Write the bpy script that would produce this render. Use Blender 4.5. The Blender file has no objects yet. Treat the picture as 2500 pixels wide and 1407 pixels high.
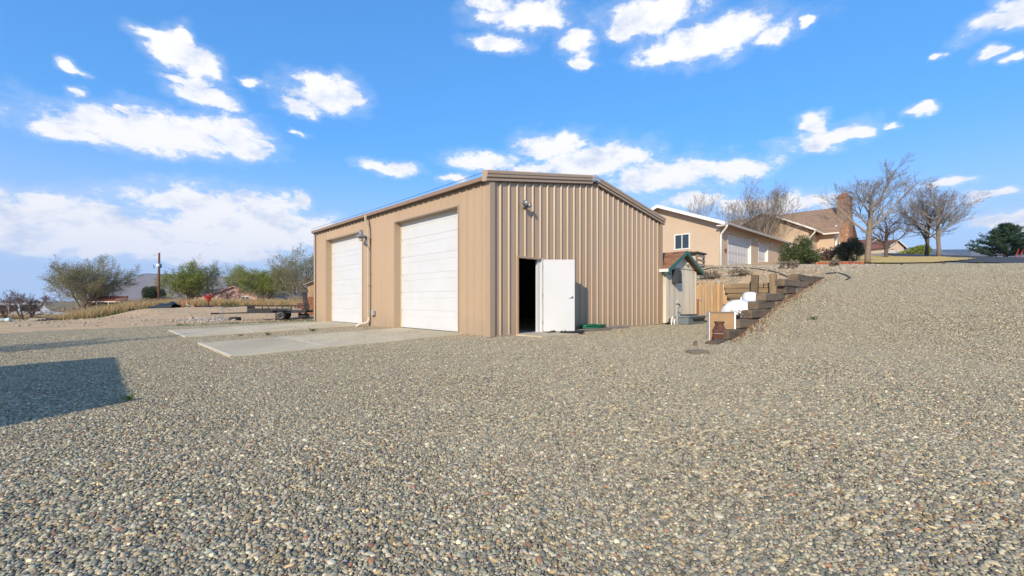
import bpy, math, random
import numpy as np
from mathutils import Vector, Matrix
R = math.radians
scene = bpy.context.scene
COL = scene.collection

# ------------------------------------------------------------------ camera
EYE = 0.937
F_PX, HORIZON = 1069.0, 735.0          # in pixels of the 2500 px wide photograph
cam_data = bpy.data.cameras.new('camera')
cam = bpy.data.objects.new('camera', cam_data)
COL.objects.link(cam)
cam.location = (0, 0, EYE)
cam.rotation_euler = (R(90), 0, 0)
cam_data.sensor_width = 36
cam_data.lens = 36 * F_PX / 2500
cam_data.shift_y = (HORIZON - 703.5) / 2500
cam_data.clip_start = 0.05
cam_data.clip_end = 20000
scene.camera = cam

# ------------------------------------------------------------------ light
SUN_EL = R(25.3)
SUN_H = Vector((-0.383, -0.924, 0)).normalized()          # horizontal direction towards the sun
to_sun = Vector((SUN_H.x * math.cos(SUN_EL), SUN_H.y * math.cos(SUN_EL), math.sin(SUN_EL)))
sun_data = bpy.data.lights.new('sun', 'SUN')
sun_data.energy = 5.0
sun_data.angle = R(0.53)
sun_data.color = (1.0, 0.86, 0.66)
sun = bpy.data.objects.new('sun', sun_data)
COL.objects.link(sun)
sun.rotation_euler = to_sun.to_track_quat('Z', 'Y').to_euler()
sun.location = (-30, -70, 40)

scene.view_settings.view_transform = 'Standard'
scene.view_settings.look = 'None'
scene.view_settings.exposure = 0.0
scene.view_settings.gamma = 1.0
scene.view_settings.use_curve_mapping = False
scene.cycles.use_denoising = True
scene.cycles.max_bounces = 6
scene.cycles.volume_bounces = 0
scene.cycles.transparent_max_bounces = 8
SKY_STRENGTH = 0.10

# ------------------------------------------------------------------ sky
world = bpy.data.worlds.new('World')
scene.world = world
world.use_nodes = True
wt = world.node_tree
wt.nodes.clear()
def wn(kind, **kw):
    n = wt.nodes.new(kind)
    for k, v in kw.items():
        setattr(n, k, v)
    return n
def wl(a, b):
    wt.links.new(a, b)
def wmath(op, a, b=None, c=None, clamp=False):
    n = wn('ShaderNodeMath', operation=op, use_clamp=clamp)
    for i, x in enumerate((a, b, c)):
        if x is None: continue
        if isinstance(x, (int, float)): n.inputs[i].default_value = x
        else: wl(x, n.inputs[i])
    return n.outputs[0]
def wvec(op, a, b=None, c=None):
    n = wn('ShaderNodeVectorMath', operation=op)
    for i, x in enumerate((a, b, c)):
        if x is None: continue
        if isinstance(x, (tuple, list)): n.inputs[i].default_value = x
        else: wl(x, n.inputs[i])
    return n
tc = wn('ShaderNodeTexCoord')
DIR = tc.outputs['Generated']
sky = wn('ShaderNodeTexSky', sky_type='NISHITA')
sky.sun_disc = False
sky.sun_elevation = SUN_EL
sky.sun_rotation = math.atan2(to_sun.x, to_sun.y)
sky.altitude = 1500
sky.air_density = 1.0
sky.dust_density = 0.35
sky.ozone_density = 2.2
hs = wn('ShaderNodeHueSaturation')
hs.inputs['Hue'].default_value = 0.497
hs.inputs['Saturation'].default_value = 1.22
hs.inputs['Value'].default_value = 1.35
wl(sky.outputs[0], hs.inputs['Color'])
tint = wn('ShaderNodeMix', data_type='RGBA', blend_type='MULTIPLY')
tint.inputs['Factor'].default_value = 1.0
tint.inputs['B'].default_value = (1.30, 2.74, 4.4, 1)
gam = wn('ShaderNodeGamma'); gam.inputs['Gamma'].default_value = 0.52
wl(hs.outputs[0], gam.inputs['Color']); wl(gam.outputs[0], tint.inputs['A'])
sep = wn('ShaderNodeSeparateXYZ'); wl(DIR, sep.inputs[0])
az = wmath('ARCTAN2', sep.outputs[0], sep.outputs[1])
el = wmath('ARCSINE', sep.outputs[2])
cmb = wn('ShaderNodeCombineXYZ'); wl(az, cmb.inputs[0]); wl(el, cmb.inputs[1])
def wnoise(scale, detail, rough, vec, lac=2.0, dist=0.0):
    n = wn('ShaderNodeTexNoise', noise_dimensions='3D')
    n.inputs['Scale'].default_value = scale
    n.inputs['Detail'].default_value = detail
    n.inputs['Roughness'].default_value = rough
    n.inputs['Lacunarity'].default_value = lac
    n.inputs['Distortion'].default_value = dist
    wl(vec, n.inputs['Vector'])
    return n
squash = wvec('MULTIPLY', DIR, (1, 1, 1.7)).outputs[0]
n_warp = wnoise(16, 3, 0.55, squash)
warp = wvec('MULTIPLY_ADD', n_warp.outputs['Color'], (0.07, 0.045, 0), (-0.035, -0.0225, 0))
P = wvec('ADD', cmb.outputs[0], warp.outputs[0]).outputs[0]
CLOUDS = [
 (370,330,240,40),(370,292,85,36),(560,318,85,42),(190,332,110,24),(600,365,55,28),(470,310,100,30),
 (430,118,72,42),(485,155,58,42),(385,92,62,24),(450,190,48,14),(455,90,30,28),
 (505,235,75,30),(800,232,92,42),(765,200,52,22),(735,262,52,20),(860,240,34,20),
 (950,410,68,17),
 (1275,35,112,38),(1205,10,60,25),(1210,108,68,22),(1410,108,46,30),(1410,150,34,16),(1330,55,60,26),
 (1590,40,120,50),(1735,100,175,48),(1800,68,105,42),(1640,132,95,26),(1540,70,60,24),(1880,90,40,22),
 (1185,395,85,27),(1350,362,95,36),(1450,395,150,46),(1610,432,150,45),(1800,416,95,30),(1310,412,60,17),(1700,410,80,22),
 (2020,332,112,28),(1985,302,38,26),(2090,328,50,18),
 (2440,55,95,28),(2482,22,52,42),(2420,135,36,15),(2492,140,30,12),
 (2235,270,34,11),(2185,305,24,9),(1975,52,28,11),(2310,125,16,8),
 (150,520,150,48),(480,500,170,44),(640,512,95,40),(300,570,320,46),(700,556,120,40),(100,600,160,26),(470,612,270,30),(60,555,100,50),(600,588,200,32),(200,545,200,50),(560,540,190,45),(780,575,90,30),(250,600,260,26),(20,520,60,30),
 (1700,490,85,20),(1900,500,120,22),(2000,488,52,18),(2300,445,72,15),(2420,475,64,14),(2440,532,85,22),(2480,556,70,20),(1780,500,60,16),
 (170,160,28,13),(165,218,28,14),(620,200,34,10),(290,265,26,12),(730,325,18,10),(735,490,28,18),(1100,435,32,9),
]
def to_ang(u, v):
    x, y, z = u - 1250.0, F_PX, HORIZON - v
    return math.atan2(x, y), math.asin(z / math.sqrt(x * x + y * y + z * z))
dist = None
for (u, v, ru, rv) in CLOUDS:
    a0, e0 = to_ang(u, v)
    a1, _ = to_ang(u + ru, v)
    _, e1 = to_ang(u, v - rv)
    ra, re = max(abs(a1 - a0), 1e-3), max(abs(e1 - e0), 1e-3)
    m = wvec('MULTIPLY_ADD', P, (1 / ra, 1 / re, 0), (-a0 / ra, -e0 / re, 0))
    d = wvec('LENGTH', m.outputs[0]).outputs['Value']
    dist = d if dist is None else wmath('MINIMUM', dist, d)
mask = wmath('SUBTRACT', 1.0, dist)
mask = wmath('MAXIMUM', mask, -1.5)
n_cl = wnoise(20, 11, 0.66, squash, 2.1, 0.15)
fb = wmath('SUBTRACT', n_cl.outputs['Fac'], 0.5)
# more of the same scattered fair-weather clouds beyond the field of view
n_big = wnoise(3.4, 4, 0.5, squash)
away = wn('ShaderNodeMapRange', interpolation_type='SMOOTHSTEP')
absaz = wmath('ABSOLUTE', az)
wl(absaz, away.inputs['Value']); away.inputs['From Min'].default_value = R(52); away.inputs['From Max'].default_value = R(66)
gen = wmath('MULTIPLY', wmath('SUBTRACT', n_big.outputs['Fac'], 0.54), 5.0)
gen = wmath('SUBTRACT', gen, wmath('MULTIPLY', wmath('SUBTRACT', 1.0, away.outputs[0]), 4.0))
field = wmath('MAXIMUM', wmath('MULTIPLY_ADD', mask, 1.35, 0.27), gen)
dens = wmath('ADD', field, wmath('MULTIPLY', fb, 2.7))
alpha = wn('ShaderNodeMapRange', interpolation_type='SMOOTHSTEP')
wl(dens, alpha.inputs['Value']); alpha.inputs['From Min'].default_value = 0.0; alpha.inputs['From Max'].default_value = 0.80
n_sh = wnoise(13, 6, 0.6, squash)
shade = wn('ShaderNodeMapRange', interpolation_type='SMOOTHSTEP')
wl(n_sh.outputs['Fac'], shade.inputs['Value']); shade.inputs['From Min'].default_value = 0.46; shade.inputs['From Max'].default_value = 0.72
ccol = wn('ShaderNodeMix', data_type='RGBA')
CL = 1.12 / SKY_STRENGTH
ccol.inputs['A'].default_value = (CL, CL * 0.985, CL * 0.975, 1)
ccol.inputs['B'].default_value = (CL * 0.62, CL * 0.70, CL * 0.86, 1)
wl(shade.outputs[0], ccol.inputs['Factor'])
mixc = wn('ShaderNodeMix', data_type='RGBA')
wisp = wn('ShaderNodeMapRange', interpolation_type='SMOOTHSTEP')
wl(dens, wisp.inputs['Value']); wisp.inputs['From Min'].default_value = -0.75; wisp.inputs['From Max'].default_value = 0.55; wisp.inputs['To Max'].default_value = 0.22
wl(wmath('MULTIPLY', wmath('MAXIMUM', alpha.outputs[0], wisp.outputs[0]), 0.97), mixc.inputs['Factor'])
hzf = wn('ShaderNodeMapRange', interpolation_type='SMOOTHERSTEP')
wl(el, hzf.inputs['Value']); hzf.inputs['From Min'].default_value = R(21); hzf.inputs['From Max'].default_value = R(-2); hzf.inputs['To Max'].default_value = 0.85
pale = wn('ShaderNodeMix', data_type='RGBA')
wl(hzf.outputs[0], pale.inputs['Factor']); wl(tint.outputs['Result'], pale.inputs['A'])
pale.inputs['B'].default_value = (0.64 / SKY_STRENGTH, 0.75 / SKY_STRENGTH, 0.93 / SKY_STRENGTH, 1)
wl(pale.outputs['Result'], mixc.inputs['A']); wl(ccol.outputs['Result'], mixc.inputs['B'])
bg = wn('ShaderNodeBackground'); bg.inputs['Strength'].default_value = SKY_STRENGTH
wl(mixc.outputs['Result'], bg.inputs['Color'])
wo = wn('ShaderNodeOutputWorld'); wl(bg.outputs[0], wo.inputs['Surface'])
world.cycles.sampling_method = 'MANUAL'
world.cycles.sample_map_resolution = 512

# ------------------------------------------------------------------ frame of the workshop: t along its gable wall, s along its door wall
CX, CY = -0.552, 11.13
TH = math.atan2(0.690, 0.724)
CT, ST = math.cos(TH), math.sin(TH)
def to_ts(x, y):
    X, Y = x - CX, y - CY
    return CT * X + ST * Y, -ST * X + CT * Y
def to_xy(t, s):
    return CX + CT * t - ST * s, CY + ST * t + CT * s
def smooth(x, a, b):
    k = np.clip((x - a) / (b - a), 0, 1)
    return k * k * (3 - 2 * k)
FT = [2.3, 3.2, 5.2, 7.6, 10.5, 12.3, 15, 18, 20.7, 25, 29.2, 37.5, 48.6, 69, 300]
FZ = [0.0, 0.08, 0.56, 1.02, 1.52, 1.79, 2.10, 2.35, 2.55, 2.82, 3.07, 3.80, 4.78, 6.3, 7.0]
_tt = np.arange(-10, 320, .05)
_zz = np.interp(_tt, FT, FZ)
_kk = np.exp(-.5 * (np.arange(-40, 41) * .05 / .55) ** 2); _kk /= _kk.sum()
_zz = np.convolve(np.pad(_zz, 40, 'edge'), _kk, 'valid')
T_BACK, S_SIDE = 12.2, -4.7
SAND = []
def terr(x, y, sand=True):
    x = np.asarray(x, float); y = np.asarray(y, float)
    t, s = to_ts(x, y)
    z = 0.026 * np.clip(t, -9, 0)
    hill = np.interp(t, _tt, _zz) * (1 + 0.02 * np.clip(s + 8.44, -10, 20))
    behind = s > S_SIDE
    hill = np.where(behind, np.minimum(hill, 1.60 + 0.243 * (t - T_BACK)), hill)
    hill = np.where(behind & (t < T_BACK), 0, hill)
    hill = hill * (1 - smooth(s, 20, 44))
    und = 0.02 * np.sin(t * 1.3 + s * .7) * np.sin(s * 1.1 - t * .4) * smooth(t, 3, 8)
    z = z + hill + und * smooth(hill, .05, .5)
    yy = np.maximum(y, 1)
    a = x / yy
    p1 = np.interp(y, [15, 20, 27, 42, 70, 120, 400, 3000], [-.15, -.2, -.28, .2, .62, .62, 1.0, 1.0])
    p0 = np.interp(y, [15, 25, 30, 35, 60, 200, 3000], [-.25, -.28, -.36, -1.05, -1.25, -1.5, -1.5])
    w = smooth(a, -1.1, -0.8)
    zl = p0 * (1 - w) + p1 * w
    zl = zl + 0.05 * np.sin(x * .9 + y * .35) * np.sin(y * .8) * smooth(s, 17, 24)
    k = smooth(s, 10, 21) * (1 - smooth(t, 12, 30) * (1 - smooth(s, 20, 44)))
    z = z * (1 - k) + zl * k
    if sand:
        for (a_, b_, ra, rb) in SAND:
            if ra < .3: continue
            q = ((t - a_) / ra) ** 2 + ((s - b_) / rb) ** 2
            q = q + .45 * np.sin(x * 5.1 + y * 2.3) * np.sin(y * 4.3 - x * 1.7)
            z = z + 0.005 * np.clip(1 - q, 0, 1)
    return z
def tz(x, y):
    return float(terr(x, y, False))
def at(u, d, dz=0.0):
    x = (u - 1250.0) / F_PX * d
    return Vector((x, d, tz(x, d) + dz))
def hz(v, d):
    return EYE + (HORIZON - v) / F_PX * d
def on(t, s, dz=0.0):
    x, y = to_xy(t, s)
    return Vector((x, y, tz(x, y) + dz))

# ------------------------------------------------------------------ materials
MATS = {}
def mat(name, col, rough=0.7, metal=0.0, var=0.12, scale=6.0, bump=0.0, bscale=40.0, stain=None, stain_amt=0.5, stain_scale=2.0,
        stretch=(1, 1, 1), rnd=0.0, spec=0.5, grain=None, trans=0.0):
    if name in MATS: return MATS[name]
    m = bpy.data.materials.new(name); m.use_nodes = True
    nt = m.node_tree; N = nt.nodes; L = nt.links
    b = N['Principled BSDF']
    b.inputs['Roughness'].default_value = rough
    b.inputs['Metallic'].default_value = metal
    b.inputs['Specular IOR Level'].default_value = spec
    tcn = N.new('ShaderNodeTexCoord')
    mp = N.new('ShaderNodeMapping'); mp.inputs['Scale'].default_value = stretch
    L.new(tcn.outputs['Object'], mp.inputs['Vector'])
    oi = N.new('ShaderNodeObjectInfo')
    ad = N.new('ShaderNodeVectorMath'); ad.operation = 'ADD'
    sc = N.new('ShaderNodeMath'); sc.operation = 'MULTIPLY'; sc.inputs[1].default_value = 37.0
    L.new(oi.outputs['Random'], sc.inputs[0]); L.new(mp.outputs[0], ad.inputs[0]); L.new(sc.outputs[0], ad.inputs[1])
    vec = ad.outputs[0]
    nz = N.new('ShaderNodeTexNoise'); nz.inputs['Scale'].default_value = scale; nz.inputs['Detail'].default_value = 6; nz.inputs['Roughness'].default_value = 0.65
    L.new(vec, nz.inputs['Vector'])
    mr = N.new('ShaderNodeMapRange'); mr.inputs['From Min'].default_value = 0.25; mr.inputs['From Max'].default_value = 0.75
    mr.inputs['To Min'].default_value = 1 - var; mr.inputs['To Max'].default_value = 1 + var
    L.new(nz.outputs['Fac'], mr.inputs['Value'])
    fac = mr.outputs[0]
    if rnd:
        r2 = N.new('ShaderNodeMapRange'); r2.inputs['To Min'].default_value = 1 - rnd; r2.inputs['To Max'].default_value = 1 + rnd
        L.new(oi.outputs['Random'], r2.inputs['Value'])
        mu = N.new('ShaderNodeMath'); mu.operation = 'MULTIPLY'; L.new(fac, mu.inputs[0]); L.new(r2.outputs[0], mu.inputs[1]); fac = mu.outputs[0]
    base = N.new('ShaderNodeRGB'); base.outputs[0].default_value = (*col, 1)
    src = base.outputs[0]
    if stain:
        ns = N.new('ShaderNodeTexNoise'); ns.inputs['Scale'].default_value = stain_scale; ns.inputs['Detail'].default_value = 5; ns.inputs['Roughness'].default_value = 0.6
        L.new(vec, ns.inputs['Vector'])
        rs = N.new('ShaderNodeMapRange'); rs.inputs['From Min'].default_value = 0.45; rs.inputs['From Max'].default_value = 0.68; rs.inputs['To Max'].default_value = stain_amt
        L.new(ns.outputs['Fac'], rs.inputs['Value'])
        mx = N.new('ShaderNodeMix'); mx.data_type = 'RGBA'; L.new(rs.outputs[0], mx.inputs['Factor']); L.new(src, mx.inputs['A']); mx.inputs['B'].default_value = (*stain, 1)
        src = mx.outputs['Result']
    vm = N.new('ShaderNodeVectorMath'); vm.operation = 'SCALE'
    L.new(src, vm.inputs[0]); L.new(fac, vm.inputs['Scale'])
    L.new(vm.outputs[0], b.inputs['Base Color'])
    if bump:
        nb = N.new('ShaderNodeTexNoise'); nb.inputs['Scale'].default_value = bscale; nb.inputs['Detail'].default_value = 4
        L.new(vec, nb.inputs['Vector'])
        bp = N.new('ShaderNodeBump'); bp.inputs['Strength'].default_value = bump; bp.inputs['Distance'].default_value = 0.02
        L.new(nb.outputs['Fac'], bp.inputs['Height']); L.new(bp.outputs[0], b.inputs['Normal'])
    if trans:
        tr = N.new('ShaderNodeBsdfTranslucent'); L.new(vm.outputs[0], tr.inputs['Color'])
        ms = N.new('ShaderNodeMixShader'); ms.inputs[0].default_value = trans
        L.new(b.outputs[0], ms.inputs[1]); L.new(tr.outputs[0], ms.inputs[2])
        L.new(ms.outputs[0], N['Material Output'].inputs['Surface'])
    MATS[name] = m
    return m

TAN = mat('tan_painted_steel', (0.475, 0.342, 0.222), 0.42, 0, 0.045, 1.3, stain=(0.46, 0.35, 0.245), stain_amt=0.3, stain_scale=0.8, stretch=(1, 1, .35), rnd=0.04)
TAN2 = mat('tan_trim_steel', (0.45, 0.325, 0.212), 0.4, 0, 0.04, 2)
WHITE_STEEL = mat('white_painted_steel', (0.655, 0.66, 0.66), 0.38, 0, 0.03, 1.2, stain=(0.60, 0.595, 0.575), stain_amt=0.35, stain_scale=1.4)
GALV = mat('galvanised_steel', (0.62, 0.63, 0.64), 0.35, 0.4, 0.08, 8)
ROOFW = mat('white_roof_steel', (0.72, 0.73, 0.73), 0.4, 0, 0.05, 2)
CONCRETE = mat('pale_concrete', (0.60, 0.505, 0.335), 0.88, 0, 0.10, 2.2, 0.15, 60, stain=(0.42, 0.355, 0.24), stain_amt=0.75, stain_scale=0.7, stretch=(1, .35, 1))
CEDGE = mat('worn_concrete_edge', (0.78, 0.70, 0.56), 0.9, 0, 0.12, 6)
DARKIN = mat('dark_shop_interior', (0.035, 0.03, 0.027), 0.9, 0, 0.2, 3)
BLACK = mat('black_paint_steel', (0.022, 0.022, 0.024), 0.5, 0, 0.3, 6, stain=(0.09, 0.05, 0.03), stain_amt=0.5)
RUBBER = mat('black_rubber', (0.028, 0.028, 0.030), 0.75, 0, 0.2, 14)
CHROME = mat('satin_metal', (0.55, 0.55, 0.55), 0.25, 0.9, 0.06, 8)
GREYM = mat('grey_galvanised_paint', (0.25, 0.30, 0.33), 0.5, 0.2, 0.12, 5, stain=(0.33, 0.34, 0.34), stain_amt=0.5)
TIE = mat('weathered_railway_tie', (0.185, 0.135, 0.088), 0.92, 0, 0.38, 5, 0.6, 30, stain=(0.07, 0.052, 0.038), stain_amt=0.7, stain_scale=2.2, stretch=(.35, 2, 2), rnd=0.35)
TIE_SUN = mat('sunlit_tan_timber', (0.31, 0.22, 0.13), 0.9, 0, 0.35, 5, 0.6, 30, stain=(0.16, 0.105, 0.06), stain_amt=0.6, stain_scale=1.8, stretch=(.3, 2, 3), rnd=0.22)  # paler copy of the tie timber, sunlit tan put into its base colour
BOARD = mat('cedar_board', (0.44, 0.27, 0.13), 0.85, 0, 0.28, 6, 0.4, 30, stain=(0.33, 0.27, 0.19), stain_amt=0.8, stain_scale=1.6, stretch=(2, 2, .25), rnd=0.2)
GREYWOOD = mat('grey_weathered_wood', (0.30, 0.255, 0.20), 0.9, 0, 0.3, 6, 0.5, 30, stretch=(.4, 2, 2), rnd=0.2)
PLYWOOD = mat('plywood_sheet', (0.40, 0.25, 0.125), 0.8, 0, 0.18, 5, stretch=(1, 1, 5), stain=(0.30, 0.19, 0.10), stain_amt=0.4)
SIDING = mat('pale_shed_siding', (0.79, 0.70, 0.535), 0.85, 0, 0.10, 5, 0.25, 30, stain=(0.47, 0.36, 0.23), stain_amt=0.45, stain_scale=1.0, stretch=(1.4, 1.4, .3), rnd=0.05)
GREENP = mat('green_painted_trim', (0.04, 0.155, 0.12), 0.6, 0, 0.12, 6, rnd=.05)
SHINGLE_R = mat('brown_red_shingle', (0.27, 0.125, 0.06), 0.95, 0, 0.25, 25, 0.4, 90, rnd=0.3)
STUCCO = mat('peach_stucco', (0.56, 0.43, 0.31), 0.92, 0, 0.06, 1.5, 0.25, 60)
WTRIM = mat('white_trim_paint', (0.80, 0.79, 0.76), 0.5, 0, 0.04, 3)
GLASS = mat('dark_window_glass', (0.03, 0.045, 0.06), 0.06, 0, 0.1, 2, spec=0.8)
GDOOR = mat('pale_grey_garage_door', (0.63, 0.61, 0.60), 0.5, 0, 0.04, 2)
PROPANE = mat('white_tank_enamel', (0.80, 0.82, 0.83), 0.33, 0, 0.03, 3, stain=(.68, .66, .6), stain_amt=.35, stain_scale=1.5)
RUST = mat('rusty_iron', (0.16, 0.065, 0.038), 0.85, 0.1, 0.4, 9, 0.3, 40, stain=(0.085, 0.05, 0.045), stain_amt=0.7)
RUSTSHEET = mat('rust_streaked_sheet', (0.24, 0.09, 0.035), 0.85, 0, 0.45, 5, stretch=(2, 2, .4), stain=(0.10, 0.05, 0.03), stain_amt=0.8, stain_scale=3)
HOSE = mat('green_hose_rubber', (0.02, 0.16, 0.075), 0.4, 0, 0.2, 6)
REDP = mat('faded_red_paint', (0.42, 0.045, 0.030), 0.6, 0, 0.3, 4, stain=(.2, .06, .03), stain_amt=.6)
ORANGEP = mat('faded_orange_paint', (0.55, 0.14, 0.05), 0.6, 0, 0.3, 4, stain=(.4, .3, .25), stain_amt=.5)
REDROOF = mat('rust_red_roof_metal', (0.27, 0.075, 0.045), 0.7, 0, 0.25, 3, stretch=(3, .5, .5), rnd=.12)
PINK = mat('pink_stucco', (0.60, 0.37, 0.31), 0.9, 0, 0.08, 2)
BARK = mat('grey_brown_bark', (0.25, 0.19, 0.135), 0.95, 0, 0.3, 9, 0.5, 25, rnd=.08)
BARKD = mat('dark_bark', (0.115, 0.085, 0.066), 0.95, 0, 0.3, 9, 0.4, 25, rnd=.08)
TWIG = mat('pale_twig', (0.30, 0.255, 0.205), 0.95, 0, 0.25, 9, rnd=.1)
LEAF_Y = mat('spring_leaf', (0.26, 0.30, 0.055), 0.7, 0, 0.4, 1.1, trans=0.35)
LEAF_O = mat('olive_leaf', (0.22, 0.225, 0.09), 0.75, 0, 0.4, 1.1, trans=0.3)
LEAF_D = mat('evergreen_leaf', (0.075, 0.105, 0.028), 0.6, 0, 0.5, 3, trans=0.15)
LEAF_J = mat('dark_juniper_leaf', (0.026, 0.040, 0.024), 0.7, 0, 0.5, 3, trans=0.1)
NEEDLE = mat('blue_green_needle', (0.04, 0.085, 0.042), 0.65, 0, 0.45, 3, trans=0.12)
DRYGRASS = mat('dry_straw_grass', (0.54, 0.385, 0.18), 0.85, 0, 0.35, .35, trans=0.35)
GREENGRASS = mat('green_weed_leaf', (0.10, 0.16, 0.03), 0.8, 0, 0.35, 2, trans=0.3)
SAGE = mat('grey_dry_brush', (0.25, 0.21, 0.15), 0.9, 0, 0.3, 3)
STONE = mat('pale_field_stone', (0.44, 0.37, 0.28), 0.9, 0, 0.3, 3, .4, 20, stain=(.3, .23, .16), stain_amt=.6)
PIPEW = mat('pale_blue_pvc', (0.52, 0.63, 0.62), 0.5, 0, 0.08, 3)
POLEW = mat('creosote_pole', (0.155, 0.075, 0.042), 0.9, 0, 0.25, 4, stretch=(3, 3, .3))
VANW = mat('white_van_paint', (0.74, 0.75, 0.76), 0.3, 0, 0.03, 2)
TARP = mat('black_plastic_tarp', (0.020, 0.021, 0.024), 0.42, 0, 0.3, 4)
BRICK = mat('mottled_chimney_brick', (0.30, 0.155, 0.10), 0.9, 0, 0.35, 3.2, .5, 12, stain=(.45, .32, .2), stain_amt=.8, stain_scale=4.5)
ROOFH = mat('brown_shingle_roof', (0.31, 0.20, 0.125), 0.95, 0, 0.38, 2.6, .5, 10, stretch=(1, 1, 2.5))
BLUEP = mat('blue_transformer', (0.06, 0.14, 0.25), 0.5, 0, .1, 4)
REDEDGE = mat('red_edging_brick', (0.40, 0.13, 0.07), 0.9, 0, 0.25, 6, rnd=.15)
CLOTH = mat('dirty_white_cloth', (0.60, 0.56, 0.47), 0.95, 0, .2, 6, .6, 20)

def add_base_dust(m, h=.55, col=(.40, .31, .21), amt=.55):
    nt = m.node_tree; N = nt.nodes; L = nt.links; b = N['Principled BSDF']
    src = b.inputs['Base Color'].links[0].from_socket
    tcn = N.new('ShaderNodeTexCoord'); sp = N.new('ShaderNodeSeparateXYZ'); L.new(tcn.outputs['Object'], sp.inputs[0])
    nz = N.new('ShaderNodeTexNoise'); nz.inputs['Scale'].default_value = 3.5; nz.inputs['Detail'].default_value = 6; L.new(tcn.outputs['Object'], nz.inputs['Vector'])
    ad = N.new('ShaderNodeMath'); ad.operation = 'MULTIPLY_ADD'; ad.inputs[1].default_value = -1.1 * h; L.new(nz.outputs['Fac'], ad.inputs[0]); L.new(sp.outputs[2], ad.inputs[2])
    mr = N.new('ShaderNodeMapRange'); mr.inputs['From Min'].default_value = -.1; mr.inputs['From Max'].default_value = h * .55 ; mr.inputs['To Min'].default_value = amt; mr.inputs['To Max'].default_value = 0
    L.new(ad.outputs[0], mr.inputs['Value'])
    mx = N.new('ShaderNodeMix'); mx.data_type = 'RGBA'; L.new(mr.outputs[0], mx.inputs['Factor']); L.new(src, mx.inputs['A']); mx.inputs['B'].default_value = (*col, 1)
    L.new(mx.outputs['Result'], b.inputs['Base Color'])
add_base_dust(TAN)
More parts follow.
